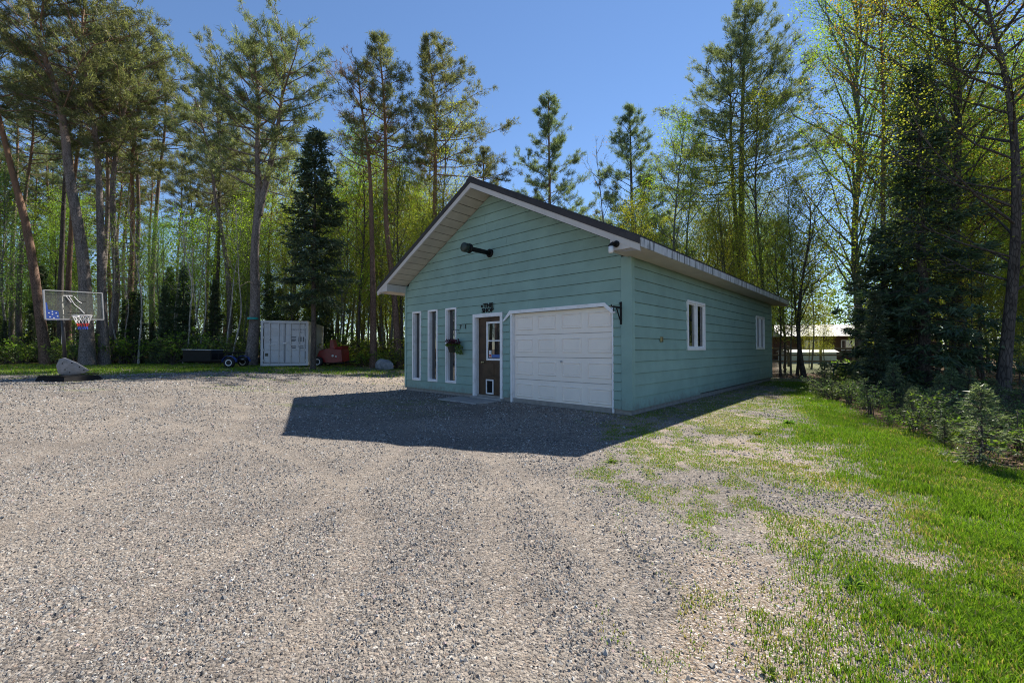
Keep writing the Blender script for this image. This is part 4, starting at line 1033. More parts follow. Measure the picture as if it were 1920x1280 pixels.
for i in range(7):
    x = -5+i*2.2; MB().box(x-.06, x+.06, -.06, .06, -.2, 1.45, None, .01).build('post', M['fencewood'], fe)
    if i < 6:
        for z in (.35, .80, 1.25):
            MB().box(x+.02, x+2.24, -.10, -.065, z-.06, z+.06+R.uniform(-.01, .01), None, .008).build('rail', M['fencewood'], fe)

# ------------------------------------------------------------------ trees
def resample(P, n):
    P = np.asarray(P, float); d = np.concatenate([[0], np.cumsum(np.linalg.norm(np.diff(P, axis=0), axis=1))]); t = np.linspace(0, d[-1], n)
    Q = np.stack([np.interp(t, d, P[:, i]) for i in range(3)], 1)
    for _ in range(2): Q[1:-1] = .25*Q[:-2]+.5*Q[1:-1]+.25*Q[2:]
    return Q
class Wood:
    def __init__(s): s.V = []; s.F = []; s.n = 0
    def tube(s, P, r, k): V, F = tube_np(P, r, k); s.V.append(V); s.F.append(F+s.n); s.n += len(V)
    def mesh(s, name): return np_mesh(name, np.vstack(s.V), [np.vstack(s.F)])
def tuft_mesh(name, P, D, size, K, rs, width=.058, spread=.8):
    n = len(P); D = D/(np.linalg.norm(D, axis=1)[:, None]+1e-9)
    E = D[:, None, :] + rs.normal(0, spread, (n, K, 3))*np.array([1, 1, .8]); E /= np.linalg.norm(E, axis=2)[:, :, None]+1e-9
    L = (np.asarray(size)[:, None]*(.6+.6*rs.random((n, K))))[:, :, None]
    W = np.cross(E, rs.normal(0, 1, (n, K, 3))); W /= np.linalg.norm(W, axis=2)[:, :, None]+1e-9
    B = P[:, None, :] + rs.normal(0, .22, (n, K, 3))*np.asarray(size)[:, None, None]
    w = L*width
    V = np.stack([B-W*w, B+W*w, B+E*L], 2).reshape(-1, 3)
    return np_mesh(name, V, [np.arange(len(V)).reshape(-1, 3)])
def unit(az, el): return np.array([math.cos(az)*math.cos(el), math.sin(az)*math.cos(el), math.sin(el)])

def gen_pine(seed, H, trunk=None, r0=.2, cb=.6, cr=3.0, nb=42, shape='round', dead=14, tw=8, K=11, tsize=.26, dens=1.2, side=None, fork=None):
    """tall pine: bare trunk with dead stubs, limbs and needle tufts. Returns (wood mesh, needle mesh)"""
    rs = np.random.default_rng(seed); wd = Wood(); TP = []; TD = []; TS = []
    if trunk is None:
        q = rs.normal(0, .012*H, (6, 2)); q[0] = 0; q = np.cumsum(q*np.array([[0], [.4], [.5], [.6], [.6], [.5]]), 0)
        trunk = [(q[i, 0], q[i, 1], H*i/5) for i in range(6)]
    stems = [(resample(trunk, 16), r0, cb)]
    if fork is not None: stems.append((resample(fork, 12), r0*.6, .45))
    for (T, rr, cb_) in stems:
        n = len(T); tt = np.linspace(0, 1, n); wd.tube(T, rr*(1-.88*tt**1.15)*(1+.35*np.exp(-tt*28)) + .012, 9)
        Hs_ = T[-1, 2]-T[0, 2]
        def pt(t): return np.array([np.interp(t, tt, T[:, i]) for i in range(3)])
        for i in range(dead):
            t = rs.uniform(.22, cb_+.1); az = rs.uniform(0, 6.283); L = rs.uniform(.3, 1.8)*(cr/3); p = pt(t); d = unit(az, rs.uniform(-.25, .35))
            P = [p, p+d*L*.5+[0, 0, rs.uniform(-.1, .12)], p+d*L+[0, 0, rs.uniform(-.25, .25)]]; wd.tube(P, [.022, .015, .006], 4)
            for _ in range(2):
                q = P[1]+(P[2]-P[1])*rs.random(); wd.tube([q, q+unit(az+rs.normal(0, .9), rs.normal(0, .4))*L*.4], [.009, .004], 3)
        m = int(nb*(1 if rr == r0 else .55)); az = rs.uniform(0, 6.28)
        for i in range(m):
            u = (i+rs.uniform(-.4, .4))/m; u = min(max(u, 0), .985); t = cb_+(1-cb_)*u; az += 2.4+rs.normal(0, .5)
            if shape == 'cone': L = cr*(1.02-u)**.78*rs.uniform(.65, 1.1); el = math.radians(rs.uniform(-8, 14)+42*u)
            elif shape == 'flat': L = cr*(.55+.6*math.sin(math.pi*min(1, u*.9+.18)))*rs.uniform(.5, 1.15)*(1-.25*u); el = math.radians(rs.uniform(-5, 25)+30*u)
            else: L = cr*(.42+.68*math.sin(math.pi*(.12+.72*u)))*rs.uniform(.55, 1.15)*(1-.35*u*u); el = math.radians(rs.uniform(-12, 22)+48*u)
            if side is not None: L *= 1+.55*math.cos(az-side)
            p = pt(t); d = unit(az, el); up = np.array([0, 0, 1.])
            curve = rs.uniform(.02, .16)
            P = np.array([p, p+d*L*.33, p+d*L*.66+up*curve*L*.4+rs.normal(0, .04*L, 3), p+d*L+up*curve*L])
            wd.tube(P, np.array([.045, .032, .02, .008])*(.5+.5*L/cr)*(.5+r0/.4), 5)
            nt_ = max(2, int(tw*(.5+.6*L/cr)))
            for j in range(nt_):
                f = rs.uniform(.28, 1.0) if j else 1.0
                k = min(2, int(f*3)); q = P[k]+(P[k+1]-P[k])*(f*3-k) if f < 1 else P[3]
                a2 = az+rs.choice([-1, 1])*rs.uniform(.35, 1.1); tl = L*rs.uniform(.16, .36)*(1.15-f*.5)+.15
                d2 = unit(a2, el*.5+rs.uniform(-.05, .55)); q2 = q+d2*tl; wd.tube([q, (q+q2)/2+[0, 0, -.02], q2], [.014, .010, .005], 3)
                c = max(2, int((3+tl*5.5)*dens))
                for _ in range(c):
                    g = rs.uniform(.25, 1.05); TP.append(q+(q2-q)*g+rs.normal(0, .09, 3)); TD.append(d2*.7+[0, 0, .45]); TS.append(tsize*rs.uniform(.7, 1.25))
        TP.append(T[-1]); TD.append([0, 0, 1.]); TS.append(tsize*1.2)
    return wd.mesh('pine_trunk'), tuft_mesh('pine_crown', np.array(TP), np.array(TD), np.array(TS), K, rs)

def gen_spruce(seed, H, Rb, r0, cb=.04, K=7, step=.34, tsize=.20, narrow=.85):
    rs = np.random.default_rng(seed); wd = Wood(); TP = []; TD = []; TS = []
    T = np.stack([np.cumsum(rs.normal(0, .02, 12)), np.cumsum(rs.normal(0, .02, 12)), np.linspace(0, H, 12)], 1); T[:, :2] -= T[0, :2]
    tt = np.linspace(0, 1, 12); wd.tube(T, r0*(1-.95*tt)+.01, 8)
    z = H*cb; az = 0
    while z < H*.99:
        u = (z/H-cb)/(1-cb); nbr = rs.integers(5, 8)
        for i in range(nbr):
            az += 6.283/nbr+rs.normal(0, .25); L = Rb*(1-u)**narrow*rs.uniform(.45, 1.2)+.12; el = math.radians(-14+50*u+rs.uniform(-9, 9))
            p = np.array([np.interp(z, T[:, 2], T[:, 0]), np.interp(z, T[:, 2], T[:, 1]), z+rs.uniform(-.12, .12)]); d = unit(az, el)
            P = np.array([p, p+d*L*.55+[0, 0, -.06*L], p+d*L+[0, 0, .02*L]]); wd.tube(P, [.026*(1-.6*u), .016*(1-.5*u), .004], 4)
            m = max(3, int(L*7))
            for j in range(m):
                f = (j+rs.random())/m*.9+.12; q = P[0]+(P[1]-P[0])*min(1, f/.55) if f < .55 else P[1]+(P[2]-P[1])*(f-.55)/.45
                for sg in (-1, 1):
                    if rs.random() < .36: continue
                    sl = (L*.30*(1.1-f)+.10)*rs.uniform(.6, 1.1); d2 = unit(az+sg*rs.uniform(.5, 1.0), el-.15+rs.uniform(-.25, .15))
                    for g in ((.45, 1.0) if sl > .18 else (.8,)):
                        TP.append(q+d2*sl*g); TD.append(d2+[0, 0, -.15]); TS.append(tsize*rs.uniform(.7, 1.3))
        z += step*(1-.45*u)
    TP.append(T[-1]); TD.append([0, 0, 1.]); TS.append(.22)
    return wd.mesh('spruce_trunk'), tuft_mesh('spruce_crown', np.array(TP), np.array(TD), np.array(TS), K, rs, .14, .55)

def gen_leafy(seed, H, r0, cb=.25, cr=2.5, nb=26, sub=6, per=10, leaf=.10, asc=50, droop=.0, spreadr=.30, trunk=None, twist=1.0):
    """deciduous tree: ascending limbs, twigs, separate leaves"""
    rs = np.random.default_rng(seed); wd = Wood(); LP = []; LD = []
    if trunk is None:
        q = np.cumsum(rs.normal(0, .014*H*twist, (7, 2)), 0); q[0] = 0; trunk = [(q[i, 0], q[i, 1], H*i/6) for i in range(7)]
    T = resample(trunk, 14); tt = np.linspace(0, 1, 14); wd.tube(T, r0*(1-.93*tt)*(1+.3*np.exp(-tt*25))+.006, 8)
    def pt(t): return np.array([np.interp(t, tt, T[:, i]) for i in range(3)])
    az = rs.uniform(0, 6.28)
    for i in range(nb):
        u = (i+rs.uniform(-.3, .3))/nb; u = min(max(u, 0), .98); t = cb+(1-cb)*u; az += 2.4+rs.normal(0, .5)
        L = cr*(.55+.75*math.sin(math.pi*(.10+.70*u)))*rs.uniform(.6, 1.15)*(1-.45*u); el = math.radians(asc+rs.uniform(-15, 15)+15*u)
        p = pt(t); d = unit(az, el); P = np.array([p, p+d*L*.4, p+d*L*.75+[0, 0, .06*L]+rs.normal(0, .03*L, 3), p+d*L+[0, 0, (.16-droop)*L]])
        wd.tube(P, np.array([.30, .2, .12, .04])*r0*(.5+.5*L/cr), 5)
        for j in range(sub):
            f = rs.uniform(.25, 1) if j else 1.; k = min(2, int(f*3)); q = P[k]+(P[k+1]-P[k])*(f*3-k) if f < 1 else P[3]
            d2 = unit(az+rs.normal(0, .8), el*.7+rs.normal(0, .35)); tl = L*rs.uniform(.18, .42); q2 = q+d2*tl; wd.tube([q, q2], [.012, .004], 3)
            c = rs.integers(max(2, per-4), per+5); g = rs.uniform(.2, 1.1, c)
            LP.append(q+(q2-q)*g[:, None]+rs.normal(0, spreadr, (c, 3))*np.array([1, 1, .75])); LD.append(rs.normal(0, 1, (c, 3))*np.array([1, 1, .6])+d2*.6)
    LP = np.vstack(LP); LD = np.vstack(LD); V, F = leaf_quads(LP, LD, leaf*rs.uniform(.6, 1.3, len(LP)), .75, rs)
    return wd.mesh('limbs'), np_mesh('leaves', V, [F])

def gen_brush(seed, H=1.0, stems=7, leaf=.07, sparse=1.0):
    """messy multi-stemmed bush: arching stems, side twigs, uneven leaves"""
    rs = np.random.default_rng(seed); wd = Wood(); LP = []; LD = []; LS = []
    for i in range(stems):
        az = rs.uniform(0, 6.283); L = H*rs.uniform(.45, 1.15); el = math.radians(rs.uniform(35, 85)); p = np.array([rs.normal(0, .05), rs.normal(0, .05), 0]); d = unit(az, el); out = unit(az, 0)
        P = np.array([p, p+d*L*.5, p+d*L*.8+out*L*.08, p+d*L+out*L*.25-[0, 0, L*.08]]); wd.tube(P, np.array([.012, .009, .006, .003])*H, 4)
        for j in range(int(rs.integers(7, 13)*sparse)):
            f = rs.uniform(.25, 1); k = min(2, int(f*3)); q = P[k]+(P[k+1]-P[k])*(f*3-k); d2 = unit(az+rs.normal(0, 1.3), rs.normal(.15, .4)); tl = H*rs.uniform(.12, .38)*(1.2-f*.6); q2 = q+d2*tl
            wd.tube([q, q2], [.005*H, .002*H], 3); c = rs.integers(4, 11); g = rs.uniform(.15, 1.05, c)
            LP.append(q+(q2-q)*g[:, None]+rs.normal(0, .02*H, (c, 3))); LD.append(d2*.8+rs.normal(0, .8, (c, 3))*np.array([1, 1, .5])); LS.append(leaf*H*rs.uniform(.5, 1.5)*rs.uniform(.6, 1.2, c))
    V, F = leaf_quads(np.vstack(LP), np.vstack(LD), np.concatenate(LS), .55, rs)
    return wd.mesh('stems'), np_mesh('foliage', V, [F])
def plant_tree(name, meshes, mats, x, y, rz=0.0, sc=1.0, label='', cat='tree', group=None, sz=None, parts=('trunk', 'crown'), dz=-.08, lean=None):
    e = empty(name, (x, y, gzf(x, y)+dz), rz); e.scale = (sc, sc, sc if sz is None else sz)
    if lean: e.rotation_euler = (lean[0], lean[1], rz)
    tag(e, label, cat, group)
    for nm, me, ma in zip(parts, meshes, mats):
        o = bpy.data.objects.new(nm, me); COL.objects.link(o); o.parent = e
        if not len(me.materials): me.materials.append(ma)
        if me.materials[0] != ma: o.material_slots[0].link = 'OBJECT'; o.material_slots[0].material = ma
        if nm == 'trunk' and not me.polygons[0].use_smooth: me.polygons.foreach_set('use_smooth', np.ones(len(me.polygons), bool))
    return e
def hero_path(pts, Y):
    """trunk line through the directions pts at depth Y, in local coordinates of its base"""
    b = at(pts[0][0], pts[0][1], Y); g = gzf(b.x, b.y); P = [at(px, py, Y) for px, py in pts]
    rs = np.random.default_rng(int(pts[0][0])); out = []
    for i, p in enumerate(P):
        out.append((p.x-b.x, float(rs.normal(0, .25)) if i else 0., p.z-g if i else 0.))
    return (b.x, b.y), out
def hero_pine(label, pts, Y, bark='bark_pine', need='needle', fork=None, **kw):
    (x, y), T = hero_path(pts, Y); f = None
    if fork is not None:
        g = gzf(x, y); f = [(at(a, b, Y).x-x, .1*i, at(a, b, Y).z-g) for i, (a, b) in enumerate(fork)]
    ms = gen_pine(int(pts[0][0])+int(Y*7), T[-1][2], T, fork=f, **kw)
    return plant_tree('pine_tree', ms, (M[bark], M[need]), x, y, 0, 1, label, 'pine tree')

# --- pines of the left edge of the yard
hero_pine('pine with orange-brown bare trunk leaning away from the hoop', [(88, 674), (78, 570), (58, 430), (30, 320), (-8, 200), (-30, 120), (-40, 40)], 27, 'bark_red', r0=.26, cb=.72, cr=3.4, nb=30, dead=18)
hero_pine('tall thick pine whose bare trunk bends aside behind the backboard', [(164, 680), (152, 590), (150, 440), (138, 330), (118, 215), (92, 130), (70, 60), (52, -40), (40, -110)], 25.5, 'bark_pine', r0=.33, cb=.58, cr=5.2, nb=58, dead=26, tw=9, dens=1.25, shape='flat')
hero_pine('straight grey pine trunk just behind the hoop rim', [(196, 676), (192, 560), (184, 420), (174, 270), (168, 150), (160, 60), (158, -10)], 26.5, 'bark_pine', r0=.25, cb=.58, cr=4.4, nb=52, dead=26, tw=8, dens=1.25)
hero_pine('grey pine with a crooked stem and thin pointed crown', [(201, 674), (210, 540), (216, 430), (222, 340), (232, 230), (238, 140), (240, 42)], 28, 'bark_pine', r0=.22, cb=.55, cr=3.6, nb=52, dead=24, tw=8, dens=1.25)
hero_pine('slim pine with brown scaly trunk beside leaning birches', [(236, 672), (240, 560), (241, 420), (243, 300), (250, 190), (262, 110)], 30, 'bark_red', r0=.2, cb=.62, cr=3.4, nb=40, dead=20)
hero_pine('gnarled pine with crooked grey limbs above the trailer', [(428, 676), (432, 560), (424, 450), (412, 370), (396, 300), (385, 240), (372, 190)], 30, 'bark_pine', r0=.19, cb=.55, cr=3.3, nb=34, dead=26, shape='flat')
p470 = hero_pine('forked pine with turquoise band round its trunk beside the container', [(470, 680), (474, 580), (482, 440), (486, 370), (482, 280), (478, 190), (468, 100)], 25, 'bark_pine', r0=.30, cb=.56, cr=3.8, nb=52, dead=12, fork=[(484, 400), (500, 330), (515, 250), (525, 170), (530, 88)], tw=8, dens=1.3)
hero_pine('pine with thin browning crown behind the red chipper', [(700, 686), (700, 560), (697, 430), (694, 330), (686, 260), (676, 200), (668, 118)], 26.5, 'bark_red', 'needle_brown', r0=.20, cb=.62, cr=3.0, nb=34, dead=24, dens=.62, K=6, shape='flat')
hero_pine('tall pine beside the boulder with a pointed tufted top', [(748, 690), (738, 540), (726, 420), (722, 300), (722, 200), (716, 120), (706, 64)], 27, 'bark_red', r0=.20, cb=.62, cr=3.1, nb=46, dead=24, shape='cone', dens=1.3, tw=9)
hero_pine('pine with conical spiky crown rising behind the roof edge', [(816, 690), (815, 560), (814, 420), (817, 300), (816, 190), (806, 120), (800, 68)], 29, 'bark_red', r0=.21, cb=.58, cr=4.3, nb=62, dead=16, shape='cone', side=.2, dens=1.3, tw=9)
hero_pine('short bushy pine top just above the ridge', [(905, 690), (905, 500), (905, 400), (907, 276)], 34, 'bark_red', r0=.18, cb=.45, cr=3.2, nb=60, dead=6, shape='cone', dens=1.1, tw=8)
# ribbon on the forked pine
tb = MB(); q = at(474, 597, 25); tb.lathe([(.285, -.06), (.285, .06)], 14, Matrix.Translation((q.x-p470.location.x, .0, q.z-p470.location.z)))
tb.build('ribbon', M['tape_teal'], p470)
# white pines behind the shop
hero_pine('broad white pine showing blue-green over the right roof slope', [(1030, 690), (1030, 500), (1031, 380), (1029, 178)], 36, 'bark_red', 'needle_blue', r0=.22, cb=.28, cr=5.6, nb=84, dead=4, shape='cone', tw=10, dens=1.6)
hero_pine('slender layered white pine left of the double-stemmed pine', [(1188, 690), (1188, 520), (1186, 400), (1184, 192)], 33, 'bark_dark', 'needle_blue', r0=.2, cb=.22, cr=4.9, nb=80, dead=4, shape='cone', tw=10, dens=1.5)
hero_pine('huge dark double-stemmed pine towering over the far eave', [(1398, 690), (1398, 520), (1394, 380), (1390, 240), (1394, 110), (1398, 4)], 31, 'bark_dark', 'needle', r0=.28, cb=.46, cr=6.8, nb=80, dead=10, shape='cone', tw=11, dens=1.15, fork=[(1394, 560), (1382, 430), (1374, 300), (1372, 180), (1378, 80)])
# spruces
def hero_spruce(label, px, ytop, Y, Rb, r0, seed, cb=.04, mat='needle_dark', **kw):
    t = at(px, ytop, Y); g = gzf(t.x, t.y); ms = gen_spruce(seed, t.z-g, Rb, r0, cb, **kw)
    return plant_tree('spruce_tree', ms, (M['bark_dark'], M[mat]), t.x, t.y, 0, 1, label, 'spruce tree')
hero_spruce('dark narrow spruce standing over the container corner', 590, 243, 22.6, 2.1, .15, 31, .31, tsize=.25, step=.42, narrow=.7)
hero_spruce('dark dense spruce with wide lower boughs at the edge of the verge', 1722, 128, 12.2, 1.75, .15, 32, .10, step=.36, tsize=.19)
hero_spruce('smaller dark spruce crowded behind the big spruce', 1650, 430, 13.6, 1.6, .10, 33, .05, step=.27, tsize=.2)
# deciduous, right
def hero_leafy(label, pts, Y, bark, leafm, seed, **kw):
    (x, y), T = hero_path(pts, Y); ms = gen_leafy(seed, T[-1][2], trunk=T, **kw)
    return plant_tree('maple_tree', ms, (M[bark], M[leafm]), x, y, 0, 1, label, 'maple tree')
hero_leafy('tall lime green maple with fan of upright limbs beyond the shop corner', [(1612, 700), (1612, 560), (1606, 430), (1603, 300), (1602, 150), (1606, 8)], 21.5, 'bark_grey', 'leaf_lime', 41, r0=.20, cb=.20, cr=5.0, nb=52, sub=19, per=36, leaf=.080, asc=54, spreadr=.42)
hero_leafy('tall maple with orange spring leaves behind the big spruce', [(1790, 745), (1792, 600), (1785, 420), (1782, 250), (1776, 90), (1770, -60), (1765, -160)], 13.5, 'bark_dark', 'leaf_orange', 42, r0=.14, cb=.26, cr=3.6, nb=44, sub=13, per=26, leaf=.062, asc=38, spreadr=.28)
hero_leafy('dark maple trunk at the verge with limbs reaching across the sky', [(1880, 790), (1880, 640), (1876, 500), (1868, 330), (1862, 150), (1850, -40), (1840, -180)], 10.5, 'bark_dark', 'leaf_yellow', 43, r0=.12, cb=.22, cr=3.4, nb=44, sub=14, per=28, leaf=.050, asc=28, spreadr=.24)
hero_leafy('yellow-green young maple with curving stem just behind the shop corner', [(1508, 712), (1503, 640), (1498, 600), (1510, 520), (1526, 440), (1530, 360)], 19.5, 'bark_dark', 'leaf_yellow', 44, r0=.10, cb=.22, cr=2.6, nb=28, sub=10, per=14, leaf=.085, asc=30, spreadr=.3)
hero_leafy('slim maple with red-brown bare upper trunk near the lime maple', [(1668, 700), (1664, 500), (1656, 330), (1648, 200), (1642, 60), (1640, -40)], 18, 'bark_red', 'leaf_orange', 45, r0=.13, cb=.35, cr=2.6, nb=34, sub=10, per=14, leaf=.09, asc=40, spreadr=.3)
hero_leafy('bare grey sapling between the two white pines', [(1130, 690), (1132, 460), (1128, 380), (1120, 272)], 32, 'bark_grey', 'leaf_orange', 46, r0=.09, cb=.5, cr=2.0, nb=18, sub=6, per=3, leaf=.07, asc=45, spreadr=.2)

# --- shared meshes for the woods
PINES = [gen_pine(100+i, 24+i, None, .17+.02*i, .62+.03*(i % 3), 2.6+.3*i, 38, ('round', 'cone', 'flat', 'round')[i], 24, 7, 9, .30, 1.0) for i in range(4)]
LEAFY = [gen_leafy(200+i, 11+1.5*i, .07+.012*i, .22, 2.0+.25*i, 30, 11, 32, .072, 46, 0, .36) for i in range(4)]
SPRUCE = [gen_spruce(300+i, 9+3*i, 1.5+.25*i, .09+.03*i, .05, 6, .42, .27) for i in range(2)]
BIRCH = [gen_leafy(400+i, 9+i, .05, .5, 1.2, 14, 5, 8, .09, 55, 0, .25, None, 1.8) for i in range(2)]
SHRUB = [gen_brush(500+i, 1.4, 6+2*i, .062) for i in range(5)]
FIRS = [gen_spruce(320+i, 2.2, .75, .03, .05, 6, .22, .12, 1.0) for i in range(2)]
def scatter_ok(x, y, placed, dmin):
    for (u, v) in placed:
        if (u-x)**2+(v-y)**2 < dmin*dmin: return False
    return True
placed = []
def in_building(x, y, pad=1.6):
    a, b = bloc(x, y); return -pad < a < BW+pad and -pad < b < BL+pad
def scatter(count, region, fn, dmin):
    k = 0; tries = 0
    while k < count and tries < count*60:
        tries += 1; x, y = region()
        if in_building(x, y) or not scatter_ok(x, y, placed, dmin): continue
        placed.append((x, y)); fn(k, x, y); k += 1
wedge = lambda p0, p1, y0, y1: (lambda: (lambda y: ((R.uniform(p0, p1)-960)/FPX*y, y))(R.uniform(y0, y1)))
BARKW = {'bark_pine': 'grey-brown barked', 'bark_red': 'red-brown barked', 'bark_dark': 'dark barked', 'bark_grey': 'grey stemmed', 'bark_birch': 'pale'}
LEAFW = {'leaf_lime': 'lime green', 'leaf_yellow': 'yellow-green', 'leaf_orange': 'orange-tinged', 'leaf_mid': 'mid green', 'leaf_shrub': 'pale grey-green', 'needle': 'olive needled', 'needle_blue': 'blue-green needled', 'needle_brown': 'browning'}
PINEW = ['rounded crown', 'conical crown', 'flat-topped crown', 'broad crown']
def f_pine(label, group, mats, s0=.85, s1=1.1):
    def f(k, x, y):
        i = R.randrange(4); b = R.choice(mats[0]); l = R.choice(mats[1]); w = BARKW[b]+' '+LEAFW[l]+' pine with '+PINEW[i]+' '
        plant_tree('pine_tree', PINES[i], (M[b], M[l]), x, y, R.uniform(0, 6.28), R.uniform(s0, s1), w+label, 'pine tree', w+group)
    return f
def f_leafy(label, group, leafs, s0=.7, s1=1.2, pool=None, nm='sapling_tree', bark=('bark_dark', 'bark_grey')):
    pool = pool or LEAFY
    def f(k, x, y):
        b = R.choice(bark); l = R.choice(leafs); w = BARKW[b]+' '+LEAFW[l]+' '
        plant_tree(nm, pool[R.randrange(len(pool))], (M[b], M[l]), x, y, R.uniform(0, 6.28), R.uniform(s0, s1), w+label, 'tree', w+group)
    return f
def f_spruce(label, group, s0=.4, s1=.9, pool=None):
    pool = pool or SPRUCE
    def f(k, x, y):
        i = R.randrange(2); sc = R.uniform(s0, s1); h = (9+3*i)*sc; w = 'head-high ' if h < 3.2 else 'door-high ' if h < 4.6 else 'eave-high ' if h < 6.5 else 'roof-high '
        plant_tree('spruce_tree', pool[i], (M['bark_dark'], M['needle_dark']), x, y, R.uniform(0, 6.28), sc, w+('narrow ' if i == 0 else 'broader ')+label, 'spruce tree', w+group)
    return f
def f_shrub(label, group, leafs, s0=.6, s1=1.3):
    def f(k, x, y):
        l = R.choice(leafs); sc = R.uniform(s0, s1); w = ('taller ' if sc > (s0+s1)/2 else 'low ')+LEAFW[l]+' '
        plant_tree('shrub', SHRUB[R.randrange(5)], (M['bark_dark'], M[l]), x, y, R.uniform(0, 6.28), sc, w+label, 'shrub', w+group, parts=('stems', 'foliage'), dz=-.03)
    return f

scatter(56, wedge(-320, 470, 30, 58), f_pine('in the wood left of the container', 'in the wood left of the container', (('bark_pine', 'bark_pine', 'bark_red', 'bark_dark'), ('needle', 'needle', 'needle_blue')), .82, 1.0), 1.9)
scatter(16, wedge(470, 820, 33, 52), f_pine('between container and shop', 'between container and shop', (('bark_red', 'bark_pine', 'bark_dark'), ('needle', 'needle_brown')), .55, .78), 2.2)
scatter(14, wedge(930, 1500, 40, 62), f_pine('far behind the shop', 'far behind the shop', (('bark_dark', 'bark_red'), ('needle', 'needle_blue')), .5, .68), 3)
scatter(16, wedge(1670, 2150, 22, 45), f_pine('deep in the wood past the lime maple', 'past the lime maple', (('bark_dark', 'bark_red'), ('needle', 'needle_blue')), .7, .95), 2.5)
scatter(40, wedge(-150, 480, 28.5, 44), f_leafy('sapling among the pines left of the container', 'saplings left of the container', ('leaf_lime', 'leaf_lime', 'leaf_mid'), .55, 1.0), 1.2)
scatter(40, wedge(-300, 480, 44, 62), f_leafy('tree far back in the wood left of the container', 'trees far back left of the container', ('leaf_mid', 'leaf_lime'), .5, .9), 1.5)
scatter(48, wedge(600, 860, 28, 46), f_leafy('sapling in the sunlit wood behind boulder and chipper', 'saplings behind the boulder', ('leaf_yellow', 'leaf_lime', 'leaf_yellow'), .75, 1.2), 1.0)
scatter(16, wedge(440, 620, 30, 44), f_leafy('slim sapling behind the container', 'saplings behind the container', ('leaf_yellow', 'leaf_lime'), .7, 1.1), 1.2)
scatter(30, wedge(1180, 1450, 24, 44), f_leafy('slim half-leafed tree behind the long wall', 'slim trees behind the long wall', ('leaf_yellow', 'leaf_lime', 'leaf_yellow'), .75, 1.2), 1.2)
scatter(34, wedge(900, 1200, 30, 48), f_leafy('low tree hidden behind the ridge', 'low trees behind the ridge', ('leaf_yellow', 'leaf_lime'), .6, .9), 1.5)
scatter(54, wedge(1690, 2250, 11.5, 32), f_leafy('young tree in the wood beside the verge', 'young trees beside the verge', ('leaf_yellow', 'leaf_mid', 'leaf_lime', 'leaf_lime'), .6, 1.15), 1.0)
scatter(24, wedge(1700, 2200, 12, 20), f_leafy('slight understory sapling among the spruces by the verge', 'understory saplings by the verge', ('leaf_lime', 'leaf_mid', 'leaf_yellow'), .3, .6), .7)
scatter(26, wedge(-220, 460, 27.6, 36), f_spruce('small dark spruce in the understory left of the container', 'understory spruces on the left', .25, .62), 1.1)
scatter(14, wedge(400, 640, 29, 36), f_spruce('small dark spruce behind the trailer and container', 'understory spruces behind the container', .3, .7), 1.3)
scatter(8, wedge(1640, 2100, 11.5, 20), f_spruce('small dark spruce in the shaded wood beyond the verge', 'understory spruces beyond the verge', .25, .55), 1.3)
scatter(14, wedge(215, 470, 26.8, 31), f_leafy('thin leaning birch at the forest edge', 'birches at the forest edge', ('leaf_lime',), .8, 1.2, BIRCH, 'birch_tree', ('bark_birch',)), .8)
scatter(5, wedge(1462, 1500, 20, 27), f_leafy('thin sapling behind the far shop corner', 'saplings behind the far shop corner', ('leaf_yellow', 'leaf_mid'), .45, .8), .8)
scatter(6, wedge(1515, 1640, 25, 33), f_leafy('small sapling standing before the rail fence', 'saplings before the rail fence', ('leaf_yellow', 'leaf_lime'), .3, .5), 1.0)
# forest to the left, seen in the narrow windows' reflections
scatter(18, lambda: (R.uniform(-52, -34), R.uniform(6, 26)), f_pine('in the wood beside the open yard', 'beside the open yard', (('bark_pine', 'bark_red'), ('needle',)), .8, 1), 2.4)
scatter(14, lambda: (R.uniform(-46, -33), R.uniform(4, 24)), f_leafy('sapling beside the open yard', 'saplings beside the open yard', ('leaf_lime', 'leaf_mid'), .6, 1.1), 1.6)
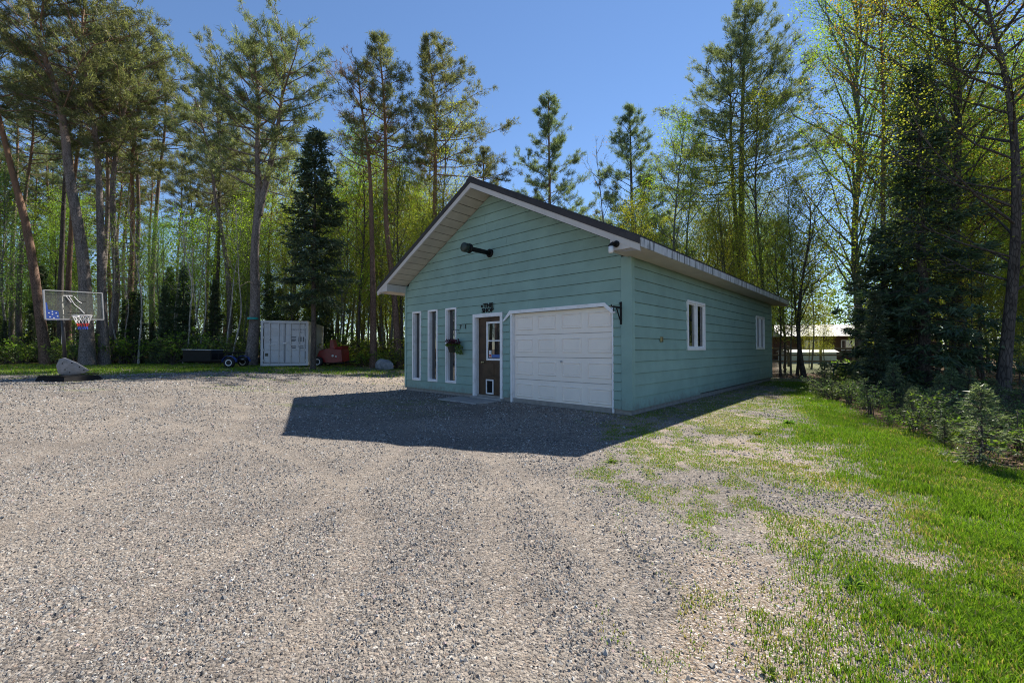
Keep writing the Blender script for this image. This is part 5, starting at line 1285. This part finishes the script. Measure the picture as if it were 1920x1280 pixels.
# undergrowth
scatter(110, wedge(-200, 480, 26.4, 33), f_shrub('undergrowth shrub under the pines left of the container', 'undergrowth left of the container', ('leaf_mid', 'leaf_lime', 'leaf_shrub'), .7, 1.7), .45)
scatter(44, wedge(590, 800, 26.3, 33), f_shrub('shrub behind the boulder', 'shrubs behind the boulder', ('leaf_lime', 'leaf_yellow'), .6, 1.6), .45)
def shrub_r():
    y = R.uniform(4.6, 14); x0 = float(polyline_x(EDGE_SHRUB, y)); return (x0+.1+abs(R.gauss(0, 1.8)), y)
scatter(66, shrub_r, f_shrub('brushy shrub crowding the edge of the verge', 'shrubs along the verge', ('leaf_shrub', 'leaf_shrub', 'leaf_mid'), .2, .56), .30)
def f_fir(k, x, y):
    sc = R.uniform(.14, .46); w = 'ankle-high' if sc < .22 else 'knee-high' if sc < .34 else 'waist-high'
    plant_tree('fir_seedling', FIRS[k % 2], (M['bark_dark'], M['needle_blue']), x, y, R.uniform(0, 6.28), sc, w+' young fir among the brush by the verge', 'fir', w+' young firs by the verge', sz=sc*R.uniform(.8, 1.1), dz=-.03)
scatter(32, shrub_r, f_fir, .4)
scatter(26, wedge(1560, 1700, 14, 22), f_shrub('weedy shrub behind the far shop corner', 'weedy shrubs behind the far shop corner', ('leaf_mid', 'leaf_lime'), .3, .7), .5)
# the far wood, one mass behind everything
def far_wood(n=170000):
    rs = np.random.default_rng(77); az = rs.uniform(-1.25, 1.15, n); d = rs.uniform(66, 84, n); h = (13+8*sstep(-.25, -.55, az))*rs.random(n)**1.2*(.55+.9*vnoise(az*14+3, d*.15))
    x = np.sin(az)*d; y = np.cos(az)*d; P = np.stack([x, y, gz(x, y)+h], 1); V, F = leaf_quads(P, rs.normal(0, 1, (n, 3)), rs.uniform(.16, .40, n), .8, rs)
    o = tag(link('far_wood', np_mesh('far_wood', V, [F]), M['leaf_mid']), 'distant mass of woodland closing the view between the trunks', 'wood', kind='stuff')
far_wood()

# weeds in the gravel and verge
def weed(x, y, s, label, seed):
    rs = np.random.default_rng(seed); n = 44; an = rs.random(n)*6.283; P = np.stack([.01*np.cos(an), .01*np.sin(an), np.full(n, .005)], 1)
    D = np.stack([np.cos(an), np.sin(an), rs.uniform(.25, 1.2, n)], 1); V, F = leaf_quads(P, D, s*rs.uniform(.35, 1.0, n), .34, rs)
    o = link('weed', np_mesh('weed', V, [F]), M['leaf_mid']); o.location = (x, y, gzf(x, y)); return tag(o, label, 'weed')
for i, (px, py_, s, lab) in enumerate(((1600, 1104, .065, 'broad dark green weed rosette on the bare earth beside the verge'), (1480, 795, .13, 'upright weed clump near the long side wall'), (1420, 815, .09, 'small bright weed on the gravel near the shop corner'), (1150, 868, .06, 'tiny weed at the edge of the shadow'), (1440, 1265, .035, 'low weed tuft in the sandy gravel'), (1780, 828, .3, 'bright yellow-green seedling at the foot of the shrubs'))):
    d = at(px, py_, 1.0)-Vector((0, 0, CAM_H)); t = (-.075-CAM_H)/d.z; weed(d.x*t, d.y*t, s, lab, 60+i)
